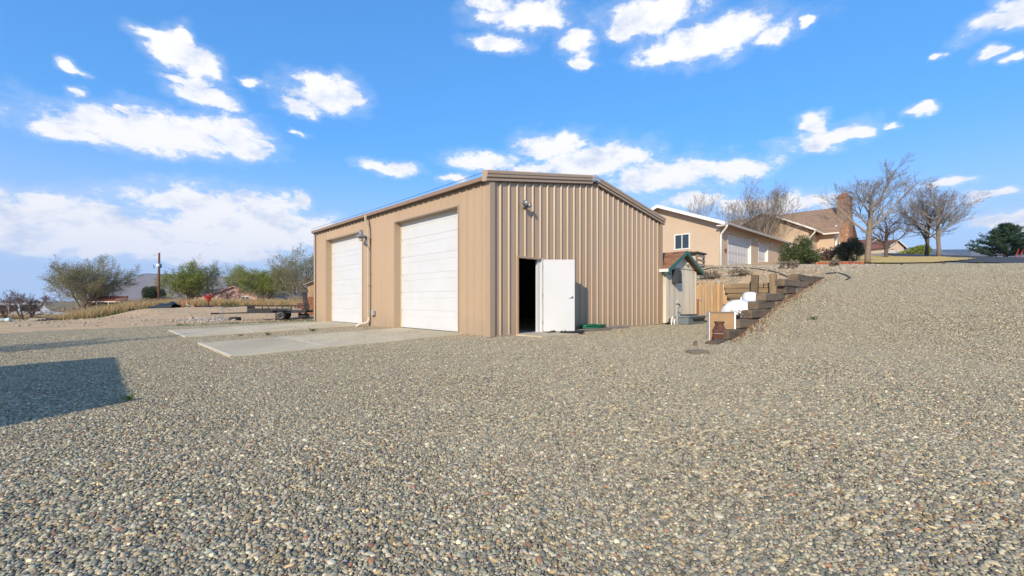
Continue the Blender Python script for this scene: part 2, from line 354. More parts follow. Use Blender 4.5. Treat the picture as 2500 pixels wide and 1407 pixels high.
# ------------------------------------------------------------------ mesh helpers
class MB:
    def __init__(self): self.v = []; self.f = []
    def add(self, v, f):
        o = len(self.v); self.v += [tuple(p) for p in v]; self.f += [tuple(i + o for i in q) for q in f]; return self
    def box(self, x0, x1, y0, y1, z0, z1, M=None):
        v = [(x0,y0,z0),(x1,y0,z0),(x1,y1,z0),(x0,y1,z0),(x0,y0,z1),(x1,y0,z1),(x1,y1,z1),(x0,y1,z1)]
        if M is not None: v = [M @ Vector(p) for p in v]
        return self.add(v, [(0,3,2,1),(4,5,6,7),(0,1,5,4),(1,2,6,5),(2,3,7,6),(3,0,4,7)])
    def cham(self, x0, x1, y0, y1, z0, z1, c=0.01, M=None):
        # box with chamfered long edges along x and rounded ends
        prof = [(y0+c,z0),(y1-c,z0),(y1,z0+c),(y1,z1-c),(y1-c,z1),(y0+c,z1),(y0,z1-c),(y0,z0+c)]
        my, mz = (y0+y1)/2, (z0+z1)/2
        v = []
        for x, k in ((x0, 1), (x0+c, 0), (x1-c, 0), (x1, 1)):
            for (y, z) in prof:
                q = 1 - k * 2*c / max(y1-y0, z1-z0)
                v.append((x, my+(y-my)*q, mz+(z-mz)*q))
        if M is not None: v = [M @ Vector(p) for p in v]
        f = [tuple(range(7,-1,-1)), tuple(range(24,32))]
        for a in range(3):
            for i in range(8):
                j = (i+1) % 8
                f.append((a*8+i, a*8+j, (a+1)*8+j, (a+1)*8+i))
        return self.add(v, f)
    def tube(self, pts, rad, n=6, cap=True):
        pts = [Vector(p) for p in pts]
        if not isinstance(rad, (list, tuple)): rad = [rad]*len(pts)
        v = []; m = len(pts)
        ref = None
        for i, p in enumerate(pts):
            d = (pts[min(i+1,m-1)] - pts[max(i-1,0)])
            if d.length < 1e-9: d = Vector((0,0,1))
            d.normalize()
            if ref is None:
                ref = d.orthogonal().normalized()
            ref = (ref - d*ref.dot(d))
            if ref.length < 1e-6: ref = d.orthogonal()
            ref.normalize()
            w = d.cross(ref)
            for k in range(n):
                a = 2*math.pi*k/n
                v.append(p + (ref*math.cos(a) + w*math.sin(a))*rad[i])
        f = []
        for i in range(m-1):
            for k in range(n):
                j = (k+1) % n
                f.append((i*n+k, i*n+j, (i+1)*n+j, (i+1)*n+k))
        if cap:
            f.append(tuple(range(n-1,-1,-1))); f.append(tuple(range((m-1)*n, m*n)))
        return self.add(v, f)
    def lathe(self, prof, n=20, M=None, axis='z'):
        v = []
        for (r, z) in prof:
            for k in range(n):
                a = 2*math.pi*k/n
                p = Vector((r*math.cos(a), r*math.sin(a), z)) if axis == 'z' else Vector((z, r*math.cos(a), r*math.sin(a)))
                v.append(M @ p if M is not None else p)
        f = []
        for i in range(len(prof)-1):
            for k in range(n):
                j = (k+1) % n
                f.append((i*n+k, i*n+j, (i+1)*n+j, (i+1)*n+k))
        f.append(tuple(range(n-1,-1,-1))); f.append(tuple(range((len(prof)-1)*n, len(prof)*n)))
        return self.add(v, f)
    def prism(self, poly, y0, y1, M=None):
        # polygon in the x,z plane pushed along y
        n = len(poly)
        v = [(x, y0, z) for x, z in poly] + [(x, y1, z) for x, z in poly]
        if M is not None: v = [M @ Vector(p) for p in v]
        f = [tuple(range(n)), tuple(range(2*n-1, n-1, -1))]
        for i in range(n):
            j = (i+1) % n
            f.append((j, i, n+i, n+j))
        return self.add(v, f)
    def sweep(self, prof, path):
        # closed profile (list of vectors) repeated at every path point
        n = len(prof); v = []
        for p in path:
            for q in prof: v.append(Vector(p) + Vector(q))
        f = []
        for i in range(len(path)-1):
            for k in range(n):
                j = (k+1) % n
                f.append((i*n+k, i*n+j, (i+1)*n+j, (i+1)*n+k))
        f.append(tuple(range(n-1,-1,-1))); f.append(tuple(range((len(path)-1)*n, len(path)*n)))
        return self.add(v, f)
    def mesh(self, name, m, sm=False):
        me = bpy.data.meshes.new(name)
        me.from_pydata(self.v, [], self.f)
        me.materials.append(m)
        if sm: me.polygons.foreach_set('use_smooth', [True]*len(me.polygons))
        me.update()
        return me
    def build(self, name, m, parent=None, loc=None, rot=None, sm=False):
        return link(name, self.mesh(name, m, sm), parent, loc, rot)
def link(name, me, parent=None, loc=None, rot=None):
    o = bpy.data.objects.new(name, me)
    COL.objects.link(o)
    if parent is not None: o.parent = parent
    if loc is not None: o.location = loc
    if rot is not None: o.rotation_euler = rot
    return o
def tag(o, label, cat, group=None):
    o['label'] = label; o['category'] = cat
    if group: o['group'] = group
    return o
def thing(name, label, cat, loc=(0,0,0), rz=0.0, group=None):
    o = bpy.data.objects.new(name, None); COL.objects.link(o)
    o.empty_display_size = 0.2
    o.location = loc; o.rotation_euler = (0,0,rz)
    return tag(o, label, cat, group)
def struct(o, kind='structure'):
    o['kind'] = kind; return o
def np_mesh(name, verts, faces, m, sm=False):
    me = bpy.data.meshes.new(name)
    verts = np.asarray(verts, np.float32); faces = np.asarray(faces, np.int32)
    k = faces.shape[1]
    me.vertices.add(len(verts)); me.vertices.foreach_set('co', verts.ravel())
    me.loops.add(faces.size); me.loops.foreach_set('vertex_index', faces.ravel())
    me.polygons.add(len(faces)); me.polygons.foreach_set('loop_start', np.arange(len(faces), dtype=np.int32)*k)
    me.materials.append(m)
    me.update(calc_edges=True); me.validate()
    if sm: me.polygons.foreach_set('use_smooth', np.ones(len(faces), bool))
    return me

# ------------------------------------------------------------------ ground
def axis(dense_lo, dense_hi, step, far_lo, far_hi, extra=()):
    a = list(np.arange(dense_lo, dense_hi + 1e-6, step))
    x, d = dense_hi, step
    while x < far_hi: d *= 1.13; x += d; a.append(min(x, far_hi))
    x, d = dense_lo, step
    while x > far_lo: d *= 1.13; x -= d; a.append(max(x, far_lo))
    for e in extra:
        a = [q for q in a if abs(q - e) > 0.06]
        a += [e - 0.02, e + 0.02]
    return np.array(sorted(set(round(q, 4) for q in a)))
ta = axis(-14, 26, 0.3, -3300, 3300, (T_BACK,))
sa = axis(-16, 32, 0.3, -3300, 3300, (S_SIDE,))
TT, SS = np.meshgrid(ta, sa)
GX, GY = to_xy(TT, SS)
GZ = terr(GX, GY)
nt_, ns_ = len(ta), len(sa)
verts = np.stack([GX.ravel(), GY.ravel(), GZ.ravel()], 1)
idx = np.arange(nt_ * ns_).reshape(ns_, nt_)
faces = np.stack([idx[:-1, :-1].ravel(), idx[:-1, 1:].ravel(), idx[1:, 1:].ravel(), idx[1:, :-1].ravel()], 1)

def zones(t, s, x, y):
    jit = 0.6 * np.sin(t * 1.7) + 0.4 * np.sin(t * 0.6 + 1)
    g = 1 - smooth(s + jit, 15.2, 16.6)
    dirt_hill = smooth(s + .3 * jit, -5.4, -4.6) * smooth(t, T_BACK - .3, T_BACK + .1)
    dirt_hill = dirt_hill * (1 - .35 * smooth(t, 17, 22))
    g = g * (1 - 0.85 * dirt_hill)
    for (a_, b_, ra, rb) in SAND:
        q = ((t - a_) / ra) ** 2 + ((s - b_) / rb) ** 2
        g = g * (1 - 0.95 * np.clip(1.35 - q, 0, 1))
    far = smooth(np.hypot(x, y), 70, 110)
    return g * (1 - far), far
gw, fw = zones(TT, SS, GX, GY)
gm = bpy.data.materials.new('gravel_and_dirt'); gm.use_nodes = True
nt = gm.node_tree; N = nt.nodes; L = nt.links
b = N['Principled BSDF']; b.inputs['Roughness'].default_value = 0.95; b.inputs['Specular IOR Level'].default_value = 0.2
geo = N.new('ShaderNodeNewGeometry')
attr = N.new('ShaderNodeAttribute'); attr.attribute_name = 'zone'
sepz = N.new('ShaderNodeSeparateColor'); L.new(attr.outputs['Color'], sepz.inputs[0])
STONES = [((.40,.36,.275),18),((.31,.305,.275),20),((.265,.285,.24),18),((.10,.105,.11),7),((.30,.15,.10),3),((.50,.465,.375),13),((.25,.225,.22),7),((.42,.335,.20),6),((.19,.19,.18),10)]
def stone_ramp(nt):
    r = nt.nodes.new('ShaderNodeValToRGB'); r.color_ramp.interpolation = 'CONSTANT'
    tot = sum(w for _, w in STONES); acc = 0
    while len(r.color_ramp.elements) > 1: r.color_ramp.elements.remove(r.color_ramp.elements[-1])
    for i, (c, w) in enumerate(STONES):
        e = r.color_ramp.elements[0] if i == 0 else r.color_ramp.elements.new(acc / tot)
        e.position = acc / tot; e.color = (*c, 1); acc += w
    return r
vor = N.new('ShaderNodeTexVoronoi'); vor.inputs['Scale'].default_value = 52
L.new(geo.outputs['Position'], vor.inputs['Vector'])
sc1 = N.new('ShaderNodeSeparateColor'); L.new(vor.outputs['Color'], sc1.inputs[0])
ramp = stone_ramp(nt); L.new(sc1.outputs[0], ramp.inputs[0])
nd = N.new('ShaderNodeTexNoise'); nd.inputs['Scale'].default_value = 1.3; nd.inputs['Detail'].default_value = 8; nd.inputs['Roughness'].default_value = .7
L.new(geo.outputs['Position'], nd.inputs['Vector'])
dr = N.new('ShaderNodeValToRGB')
dr.color_ramp.elements[0].position = .3; dr.color_ramp.elements[0].color = (.52, .33, .175, 1)
dr.color_ramp.elements[1].position = .7; dr.color_ramp.elements[1].color = (.74, .52, .30, 1)
L.new(nd.outputs['Fac'], dr.inputs[0])
ng_ = N.new('ShaderNodeTexNoise'); ng_.inputs['Scale'].default_value = .05; ng_.inputs['Detail'].default_value = 6
L.new(geo.outputs['Position'], ng_.inputs['Vector'])
fr = N.new('ShaderNodeValToRGB')
fr.color_ramp.elements[0].position = .35; fr.color_ramp.elements[0].color = (.13, .12, .05, 1)
fr.color_ramp.elements[1].position = .65; fr.color_ramp.elements[1].color = (.33, .25, .13, 1)
L.new(ng_.outputs['Fac'], fr.inputs[0])
nj = N.new('ShaderNodeTexNoise'); nj.inputs['Scale'].default_value = 2.6; nj.inputs['Detail'].default_value = 7; nj.inputs['Roughness'].default_value = .75
L.new(geo.outputs['Position'], nj.inputs['Vector'])
ma = N.new('ShaderNodeMath'); ma.operation = 'MULTIPLY_ADD'; ma.inputs[1].default_value = 1.3; ma.inputs[2].default_value = -.65
L.new(nj.outputs['Fac'], ma.inputs[0])
mb_ = N.new('ShaderNodeMath'); mb_.operation = 'ADD'; L.new(sepz.outputs[0], mb_.inputs[0]); L.new(ma.outputs[0], mb_.inputs[1])
ms_ = N.new('ShaderNodeMapRange'); ms_.inputs['From Min'].default_value = .35; ms_.inputs['From Max'].default_value = .65
L.new(mb_.outputs[0], ms_.inputs['Value'])
m1 = N.new('ShaderNodeMix'); m1.data_type = 'RGBA'; L.new(ms_.outputs[0], m1.inputs['Factor']); L.new(dr.outputs[0], m1.inputs['A']); L.new(ramp.outputs[0], m1.inputs['B'])
m2 = N.new('ShaderNodeMix'); m2.data_type = 'RGBA'; L.new(sepz.outputs[2], m2.inputs['Factor']); L.new(m1.outputs['Result'], m2.inputs['A']); L.new(fr.outputs[0], m2.inputs['B'])
L.new(m2.outputs['Result'], b.inputs['Base Color'])
bp = N.new('ShaderNodeBump'); bp.inputs['Strength'].default_value = .6; bp.inputs['Distance'].default_value = .018; bp.invert = True
L.new(vor.outputs['Distance'], bp.inputs['Height'])
bp2 = N.new('ShaderNodeBump'); bp2.inputs['Strength'].default_value = .4; bp2.inputs['Distance'].default_value = .04
L.new(nj.outputs['Fac'], bp2.inputs['Height']); L.new(bp.outputs[0], bp2.inputs['Normal'])
L.new(bp2.outputs[0], b.inputs['Normal'])
gme = np_mesh('ground', verts, faces, gm, True)
ca = gme.attributes.new('zone', 'FLOAT_COLOR', 'POINT')
ca.data.foreach_set('color', np.stack([gw.ravel(), 1 - gw.ravel(), fw.ravel(), np.ones(gw.size)], 1).astype(np.float32).ravel())
struct(link('ground', gme))

# ------------------------------------------------------------------ loose gravel: tiles of real pebbles
def ico(sub):
    g = (1 + 5 ** .5) / 2
    v = [(-1,g,0),(1,g,0),(-1,-g,0),(1,-g,0),(0,-1,g),(0,1,g),(0,-1,-g),(0,1,-g),(g,0,-1),(g,0,1),(-g,0,-1),(-g,0,1)]
    f = [(0,11,5),(0,5,1),(0,1,7),(0,7,10),(0,10,11),(1,5,9),(5,11,4),(11,10,2),(10,7,6),(7,1,8),(3,9,4),(3,4,2),(3,2,6),(3,6,8),(3,8,9),(4,9,5),(2,4,11),(6,2,10),(8,6,7),(9,8,1)]
    v = [Vector(p).normalized() for p in v]
    for _ in range(sub):
        cache = {}; nf = []
        def mid(a, b_):
            k = (min(a, b_), max(a, b_))
            if k not in cache: cache[k] = len(v); v.append(((v[a] + v[b_]) / 2).normalized())
            return cache[k]
        for a, b_, c in f:
            x, y, z = mid(a, b_), mid(b_, c), mid(c, a)
            nf += [(a, x, z), (b_, y, x), (c, z, y), (x, y, z)]
        f = nf
    return np.array([tuple(p) for p in v]), np.array(f)
pm = bpy.data.materials.new('river_pebble'); pm.use_nodes = True
pb = pm.node_tree.nodes['Principled BSDF']; pb.inputs['Roughness'].default_value = .82; pb.inputs['Specular IOR Level'].default_value = .3
pa = pm.node_tree.nodes.new('ShaderNodeAttribute'); pa.attribute_name = 'stone'
pn_ = pm.node_tree.nodes; pl2 = pm.node_tree.links
pg = pn_.new('ShaderNodeNewGeometry')
pno = pn_.new('ShaderNodeTexNoise'); pno.inputs['Scale'].default_value = .55; pno.inputs['Detail'].default_value = 5; pno.inputs['Roughness'].default_value = .62
pl2.new(pg.outputs['Position'], pno.inputs['Vector'])
pmr = pn_.new('ShaderNodeMapRange'); pmr.inputs['From Min'].default_value = .38; pmr.inputs['From Max'].default_value = .66; pmr.inputs['To Min'].default_value = .04; pmr.inputs['To Max'].default_value = .36
pl2.new(pno.outputs['Fac'], pmr.inputs['Value'])
pmx = pn_.new('ShaderNodeMix'); pmx.data_type = 'RGBA'; pmx.inputs['B'].default_value = (.40, .355, .255, 1)
pl2.new(pmr.outputs[0], pmx.inputs['Factor']); pl2.new(pa.outputs['Color'], pmx.inputs['A'])
pl2.new(pmx.outputs['Result'], pb.inputs['Base Color'])
TS = 0.5
def pebble_tile(name, seed, sub, pitch, keep, size):
    rg = np.random.default_rng(seed)
    bv, bf = ico(sub)
    n = int(round(TS / pitch))
    ii, jj = np.meshgrid(np.arange(n), np.arange(n))
    px = ((ii.ravel() + .5) / n - .5 + rg.uniform(-.45, .45, n*n) / n) * TS
    py = ((jj.ravel() + .5) / n - .5 + rg.uniform(-.45, .45, n*n) / n) * TS
    pz = rg.uniform(-.25, .35, n*n) * size
    ex = int(n * n * .35)
    px = np.concatenate([px, rg.uniform(-.5, .5, ex) * TS]); py = np.concatenate([py, rg.uniform(-.5, .5, ex) * TS]); pz = np.concatenate([pz, rg.uniform(.2, .75, ex) * size])
    sel = rg.random(len(px)) < keep
    px, py, pz = px[sel], py[sel], pz[sel]
    k = len(px)
    r = size * np.clip(rg.lognormal(0, .34, k), .5, 2.6)
    scl = np.stack([r * rg.uniform(.95, 1.5, k), r * rg.uniform(.75, 1.05, k), r * rg.uniform(.45, .8, k)], 1)
    rot = rg.uniform(0, 2*np.pi, k)
    tilt = rg.normal(0, .35, k); tilt2 = rg.normal(0, .35, k)
    defo = 1 + rg.normal(0, .13, (k, len(bv)))
    P_ = bv[None] * defo[:, :, None] * scl[:, None, :]
    c, s_ = np.cos(tilt)[:, None], np.sin(tilt)[:, None]
    P_ = np.stack([P_[..., 0], P_[..., 1]*c - P_[..., 2]*s_, P_[..., 1]*s_ + P_[..., 2]*c], -1)
    c, s_ = np.cos(tilt2)[:, None], np.sin(tilt2)[:, None]
    P_ = np.stack([P_[..., 0]*c + P_[..., 2]*s_, P_[..., 1], -P_[..., 0]*s_ + P_[..., 2]*c], -1)
    c, s_ = np.cos(rot)[:, None], np.sin(rot)[:, None]
    P_ = np.stack([P_[..., 0]*c - P_[..., 1]*s_, P_[..., 0]*s_ + P_[..., 1]*c, P_[..., 2]], -1)
    P_ += np.stack([px, py, pz], 1)[:, None, :]
    F_ = bf[None] + (np.arange(k) * len(bv))[:, None, None]
    me = np_mesh(name, P_.reshape(-1, 3), F_.reshape(-1, 3), pm, True)
    w = np.array([q for _, q in STONES], float); w /= w.sum()
    cols = np.array([q for q, _ in STONES])[rg.choice(len(STONES), k, p=w)] * rg.lognormal(-.04, .36, k).clip(.38, 1.9)[:, None] * STONE_GAIN
    cc = np.ones((k, len(bv), 4), np.float32); cc[..., :3] = cols[:, None, :]
    at_ = me.attributes.new('stone', 'FLOAT_COLOR', 'POINT')
    at_.data.foreach_set('color', cc.ravel())
    return bpy.data.objects.new(name, me)
STONE_GAIN = np.array([1.10, 0.99, 0.79])
tiles = [pebble_tile('pebble_patch', 11 + i, 1, .0142, 1.0, .0071) for i in range(3)]
tiles += [pebble_tile('pebble_patch', 31 + i, 0, .0158, 1.0, .0080) for i in range(4)]
tiles += [pebble_tile('pebble_patch', 51 + i, 0, .0175, .55, .0080) for i in range(2)]
tiles += [pebble_tile('pebble_patch', 61 + i, 0, .0210, .016, .0070) for i in range(2)]
rg = np.random.default_rng(5)
tg, sg = np.meshgrid(np.arange(-19.75, 30, TS), np.arange(-27.75, 16.5, TS))
tg = tg.ravel(); sg = sg.ravel()
gx_, gy_ = to_xy(tg, sg)
SLABS = ((-5.45, 0, 1.15, 4.72), (-5.4, 0, 7.25, 11.15))
on_slab = np.zeros(len(tg), bool)
for (t0, t1, s0, s1) in SLABS:
    on_slab |= (tg > t0 + .2) & (tg < t1 - .1) & (sg > s0 + .2) & (sg < s1 - .2)
ok_ = (gy_ > -2.0) & (np.abs(gx_) < 1.25 * gy_ + 3.0) & (gy_ < 32)
ok_ &= ~((tg > 8.9) & (sg > -.3) & (tg < 12.2))
ok_ &= ~((tg > .2) & (tg < 8.7) & (sg > .2))
bank = (sg > S_SIDE - .3) & (tg > T_BACK - .25)
g_, _ = zones(tg, sg, gx_, gy_)
ok_ &= (g_ > .12) | bank | on_slab
ok_ &= ~(bank & (rg.random(len(tg)) < .45))
ok_ &= ~((tg > 25.5) & (sg > -12))
e_ = .3
bz = terr(gx_, gy_, False)
def tts(t, s): return terr(*to_xy(t, s), False)
dzt = (tts(tg + e_, sg) - tts(tg - e_, sg)) / (2*e_); dzs = (tts(tg, sg) - tts(tg, sg - e_)) / e_
dzt[np.abs(dzt) > .6] = 0; dzs[np.abs(dzs) > .6] = 0
zx = dzt*CT - dzs*ST; zy = dzt*ST + dzs*CT
dist_ = np.hypot(gx_, gy_)
gp, gr, gv = [], [], []
for i in np.nonzero(ok_)[0]:
    nrm = Vector((-zx[i], -zy[i], 1)).normalized()
    ang = TH + int(rg.integers(4)) * math.pi / 2
    ax = Vector((math.cos(ang), math.sin(ang), 0)); ax = (ax - nrm * ax.dot(nrm)).normalized(); ay = nrm.cross(ax)
    M = Matrix((ax, ay, nrm)).transposed()
    z_ = bz[i] + .004
    if on_slab[i]: kind = 9 + int(rg.integers(2)); z_ = .026 * min(tg[i], 0) + .047
    elif bank[i] or g_[i] < .55: kind = 7 + int(rg.integers(2))
    elif dist_[i] < 4.6: kind = int(rg.integers(3))
    else: kind = 3 + int(rg.integers(4))
    gp.append((gx_[i], gy_[i], z_)); gr.append(tuple(M.to_euler())); gv.append(kind)
pme = bpy.data.meshes.new('gravel'); pme.from_pydata(gp, [], [])
ra_ = pme.attributes.new('rot', 'FLOAT_VECTOR', 'POINT'); ra_.data.foreach_set('vector', np.array(gr, np.float32).ravel())
va_ = pme.attributes.new('var', 'INT', 'POINT'); va_.data.foreach_set('value', np.array(gv, np.int32))
gravel = link('gravel', pme); struct(gravel, 'stuff')
gravel['label'] = 'mixed grey and tan river gravel covering the yard'
gn = bpy.data.node_groups.new('gravel_scatter', 'GeometryNodeTree')
gn.interface.new_socket('Geometry', in_out='INPUT', socket_type='NodeSocketGeometry')
gn.interface.new_socket('Geometry', in_out='OUTPUT', socket_type='NodeSocketGeometry')
gi = gn.nodes.new('NodeGroupInput'); go = gn.nodes.new('NodeGroupOutput'); jn = gn.nodes.new('GeometryNodeJoinGeometry')
rn = gn.nodes.new('GeometryNodeInputNamedAttribute'); rn.data_type = 'FLOAT_VECTOR'; rn.inputs['Name'].default_value = 'rot'
er = gn.nodes.new('FunctionNodeEulerToRotation'); gn.links.new(rn.outputs['Attribute'], er.inputs[0])
vn = gn.nodes.new('GeometryNodeInputNamedAttribute'); vn.data_type = 'INT'; vn.inputs['Name'].default_value = 'var'
for k, src in enumerate(tiles):
    oi = gn.nodes.new('GeometryNodeObjectInfo'); oi.inputs['Object'].default_value = src; oi.inputs['As Instance'].default_value = True
    cp = gn.nodes.new('FunctionNodeCompare'); cp.data_type = 'INT'; cp.operation = 'EQUAL'
    ia = [i for i in cp.inputs if i.type == 'INT']
    gn.links.new(vn.outputs['Attribute'], ia[0]); ia[1].default_value = k
    ip = gn.nodes.new('GeometryNodeInstanceOnPoints')
    gn.links.new(gi.outputs[0], ip.inputs['Points']); gn.links.new(cp.outputs['Result'], ip.inputs['Selection'])
    gn.links.new(oi.outputs['Geometry'], ip.inputs['Instance']); gn.links.new(er.outputs[0], ip.inputs['Rotation'])
    gn.links.new(ip.outputs[0], jn.inputs[0])
gn.links.new(jn.outputs[0], go.inputs[0])
md = gravel.modifiers.new('scatter', 'NODES'); md.node_group = gn

# ------------------------------------------------------------------ concrete
def slab_xy(t0, t1, s0, s1, th=0.10, lift=0.045, inset=0.006):
    m = MB(); v = []
    t0 += inset; t1 -= inset; s0 += inset; s1 -= inset
    for dz in (-th, 0):
        for (t, s) in ((t0, s0), (t1, s0), (t1, s1), (t0, s1)):
            x, y = to_xy(t, s)
            v.append((x, y, float(0.026*min(t, 0)) + lift + dz))
    c = .012
    top = [Vector(p) for p in v[4:]]; cen = sum(top, Vector())/4
    ins = [p + (cen-p).normalized()*c*1.4 for p in top]
    low = [p - Vector((0,0,c)) for p in top]
    vv = v[:4] + [tuple(p) for p in low] + [tuple(p) for p in ins]
    f = [(0,3,2,1)]
    for a in (0, 4):
        for i in range(4):
            j = (i+1) % 4
            f.append((a+i, a+j, a+4+j, a+4+i))
    f.append((8,9,10,11))
    m.add(vv, f)
    return m
def apron(s0, s1, cuts):
    root = bpy.data.objects.new('concrete_apron', None); COL.objects.link(root)
    struct(root)
    for a, b_ in zip(cuts[:-1], cuts[1:]):
        slab_xy(a, b_, s0, s1).build('slab_section', CONCRETE, root)
    m = MB()
    for (a, b_, c, d) in ((cuts[0]-.0, cuts[0]+.05, s0, s1),):
        v = []
        for (t, s) in ((a, c), (b_, c), (b_, d), (a, d)):
            x, y = to_xy(t, s); v.append((x, y, .026*t + .0475))
        m.add(v, [(0,1,2,3)])
    for q in cuts[1:-1]:
        v = []
        for (t, s) in ((q-.018, s0+.01), (q+.018, s0+.01), (q+.018, s1-.01), (q-.018, s1-.01)):
            x, y = to_xy(t, s); v.append((x, y, .026*t + .0478))
        m.add(v, [(0,1,2,3)])
    m.build('worn_joint', CEDGE, root)
    return root
apron(1.15, 4.72, [-5.45, -3.6, -1.8, 0.17])
apron(7.25, 11.15, [-5.4, -3.6, -1.8, 0.17])
struct(slab_xy(.85, 2.35, -1.0, -.045, .09, .05).build('door_stoop', CONCRETE))

# ------------------------------------------------------------------ the metal workshop
WL, WW, EAVE, PITCH, RIDGE_X = 12.19, 8.85, 3.98, 1/6, 4.425
shop = thing('metal_workshop', 'large tan ribbed steel workshop with two white roll-up doors', 'building', (CX, CY, 0), TH)
def rib(x):
    p = (x % .3048)
    if p < .024: return 0.038 * p / .024 if p > 0 else 0
    if p < .044: return .038
    if p < .068: return .038 * (.068 - p) / .024
    for c in (.155, .225):
        if abs(p - c) < .012: return .005 * (1 - abs(p - c) / .012)
    return 0
KNOTS = [0.0, .024, .044, .068, .143, .155, .167, .213, .225, .237]
def ribbed(a, b_, zb, ztop):
    xs = {a, b_}
    k = math.floor(a / .3048)
    while k * .3048 < b_ + .01:
        for q in KNOTS:
            x = k * .3048 + q
            if a < x < b_: xs.add(round(x, 5))
        k += 1
    xs = sorted(xs)
    pts = [(x, .0 if abs((x % .3048)) < 1e-4 or abs((x % .3048) - .3048) < 1e-4 else rib(x)) for x in xs]
    return pts
def wall_sheet(parent, origin, along, out, a, b_, zb, ztop, name='wall_panel'):
    pts = ribbed(a, b_, zb, ztop)
    v = []; f = []
    for (x, d) in pts:
        p = Vector(origin) + Vector(along)*x + Vector(out)*d
        v.append((p.x, p.y, zb)); v.append((p.x, p.y, ztop(x)))
    for i in range(len(pts)-1):
        f.append((2*i, 2*i+2, 2*i+3, 2*i+1))
    MB().add(v, f).build(name, TAN, parent)
def wall_run(parent, origin, along, out, length, ztop, holes, base=0.03, extra=()):
    n = math.ceil(length / .9144)
    for i in range(n):
        a, b_ = i*.9144, min((i+1)*.9144, length)
        if b_ - a < .02: continue
        cuts = {a, b_}
        for (h0, h1, ht) in holes:
            for h in (h0, h1):
                if a < h < b_: cuts.add(h)
        for e in extra:
            if a < e < b_: cuts.add(e)
        cuts = sorted(cuts)
        for p, q in zip(cuts[:-1], cuts[1:]):
            zb = base
            for (h0, h1, ht) in holes:
                if p >= h0 - 1e-6 and q <= h1 + 1e-6: zb = ht
            wall_sheet(parent, origin, along, out, p + .0005, q - .0005, zb, ztop)
gz = lambda x: EAVE + PITCH * min(x, WW - x)
D_NEAR, D_FAR, D_TOP = (1.33, 4.86), (7.30, 10.82), 3.56
E0, E1, E_TOP = 0.97, 1.885, 2.10
wall_run(shop, (0,0,0), (1,0,0), (0,-1,0), WW, gz, [(E0, E1, E_TOP)], extra=(RIDGE_X,))
wall_run(shop, (0,0,0), (0,1,0), (-1,0,0), WL, lambda x: EAVE + .02, [(*D_NEAR, D_TOP), (*D_FAR, D_TOP)])
wall_run(shop, (0,WL,0), (1,0,0), (0,1,0), WW, gz, [], extra=(RIDGE_X,))
wall_run(shop, (WW,0,0), (0,1,0), (1,0,0), WL, lambda x: EAVE + .02, [])
# inside skin so that no light leaks through the sheets
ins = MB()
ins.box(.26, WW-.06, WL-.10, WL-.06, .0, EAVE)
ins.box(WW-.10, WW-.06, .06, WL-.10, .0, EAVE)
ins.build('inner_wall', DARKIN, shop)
MB().box(.02, WW-.02, .02, WL-.02, -.2, .035).build('floor_slab', CONCRETE, shop)
# corner trims
for (x0, x1, y0, y1) in ((-.055, .11, -.055, -.046), (-.055, -.046, -.046, .13), (WW-.11, WW+.055, -.055, -.046), (WW+.046, WW+.055, -.046, .13),
                         (-.055, -.046, WL-.13, WL+.055)):
    MB().box(x0, x1, y0, y1, .02, EAVE + .01).build('corner_trim', TAN2, shop)
MB().box(0, WW, -.03, -.012, .0, .05).build('base_trim', TAN2, shop)
# roof: two slopes of white sheet with ribs
def roof_z(x): return EAVE + .10 + PITCH * min(x, WW - x)
for side in (0, 1):
    m = MB()
    xa, xb = (-.16, RIDGE_X) if side == 0 else (WW + .16, RIDGE_X)
    za, zb = roof_z(0) - .16*PITCH, roof_z(RIDGE_X)
    y0, y1 = -.04, WL + .06
    m.add([(xa,y0,za),(xb,y0,zb),(xb,y1,zb),(xa,y1,za),(xa,y0,za+.05),(xb,y0,zb+.05),(xb,y1,zb+.05),(xa,y1,za+.05)],
          [(0,3,2,1),(4,5,6,7),(0,1,5,4),(1,2,6,5),(2,3,7,6),(3,0,4,7)])
    m.build('roof_slope', ROOFW, shop)
    r = MB()
    xa += .35 if side == 0 else -.35; za += .35*PITCH
    y = .25
    while y < WL:
        r.add([(xa,y-.03,za+.052),(xa,y-.012,za+.085),(xa,y+.012,za+.085),(xa,y+.03,za+.052),(xb,y-.03,zb+.052),(xb,y-.012,zb+.085),(xb,y+.012,zb+.085),(xb,y+.03,zb+.052)],
              [(0,1,5,4),(1,2,6,5),(2,3,7,6),(0,3,2,1),(4,5,6,7)])
        y += .3048
    r.build('roof_rib', ROOFW, shop)
MB().box(-.155, -.045, .13, WL, EAVE + .005, EAVE + .035).build('eave_closure', mat('dark_eave', (.12, .085, .06), .7), shop)
MB().box(-.168, -.160, .10, WL+.03, EAVE + .015, EAVE + .118).build('eave_flashing', mat('brown_flashing', (.30, .20, .13), .5), shop)
# rake trim with sculpted steps, along both slopes
prof = [(0,.06,.0),(0,-.085,.0),(0,-.085,.055),(0,-.062,.065),(0,-.062,.085),(0,-.11,.095),(0,-.11,.165),(0,-.125,.175),(0,-.125,.235),(0,-.10,.265),(0,.10,.285),(0,.10,.02)]
def rake(x0, x1, name, m, prof=prof):
    z0, z1 = gz(x0) if 0 <= x0 <= WW else EAVE + PITCH * (x0 if x0 < 0 else WW - x0), gz(x1) if 0 <= x1 <= WW else EAVE + PITCH*(x1 if x1 < 0 else WW - x1)
    return MB().sweep(prof, [(x0, 0, z0), (x1, 0, z1)]).build(name, m, shop)
rake(-.19, RIDGE_X - .17, 'rake_trim', TAN2)
rake(RIDGE_X + .17, WW + .19, 'rake_trim', TAN2)
cap = [(p[0], p[1]*1.10, p[2]*1.06 + (.06 if i in (0, 1, 11) else 0)) for i, p in enumerate(prof)]
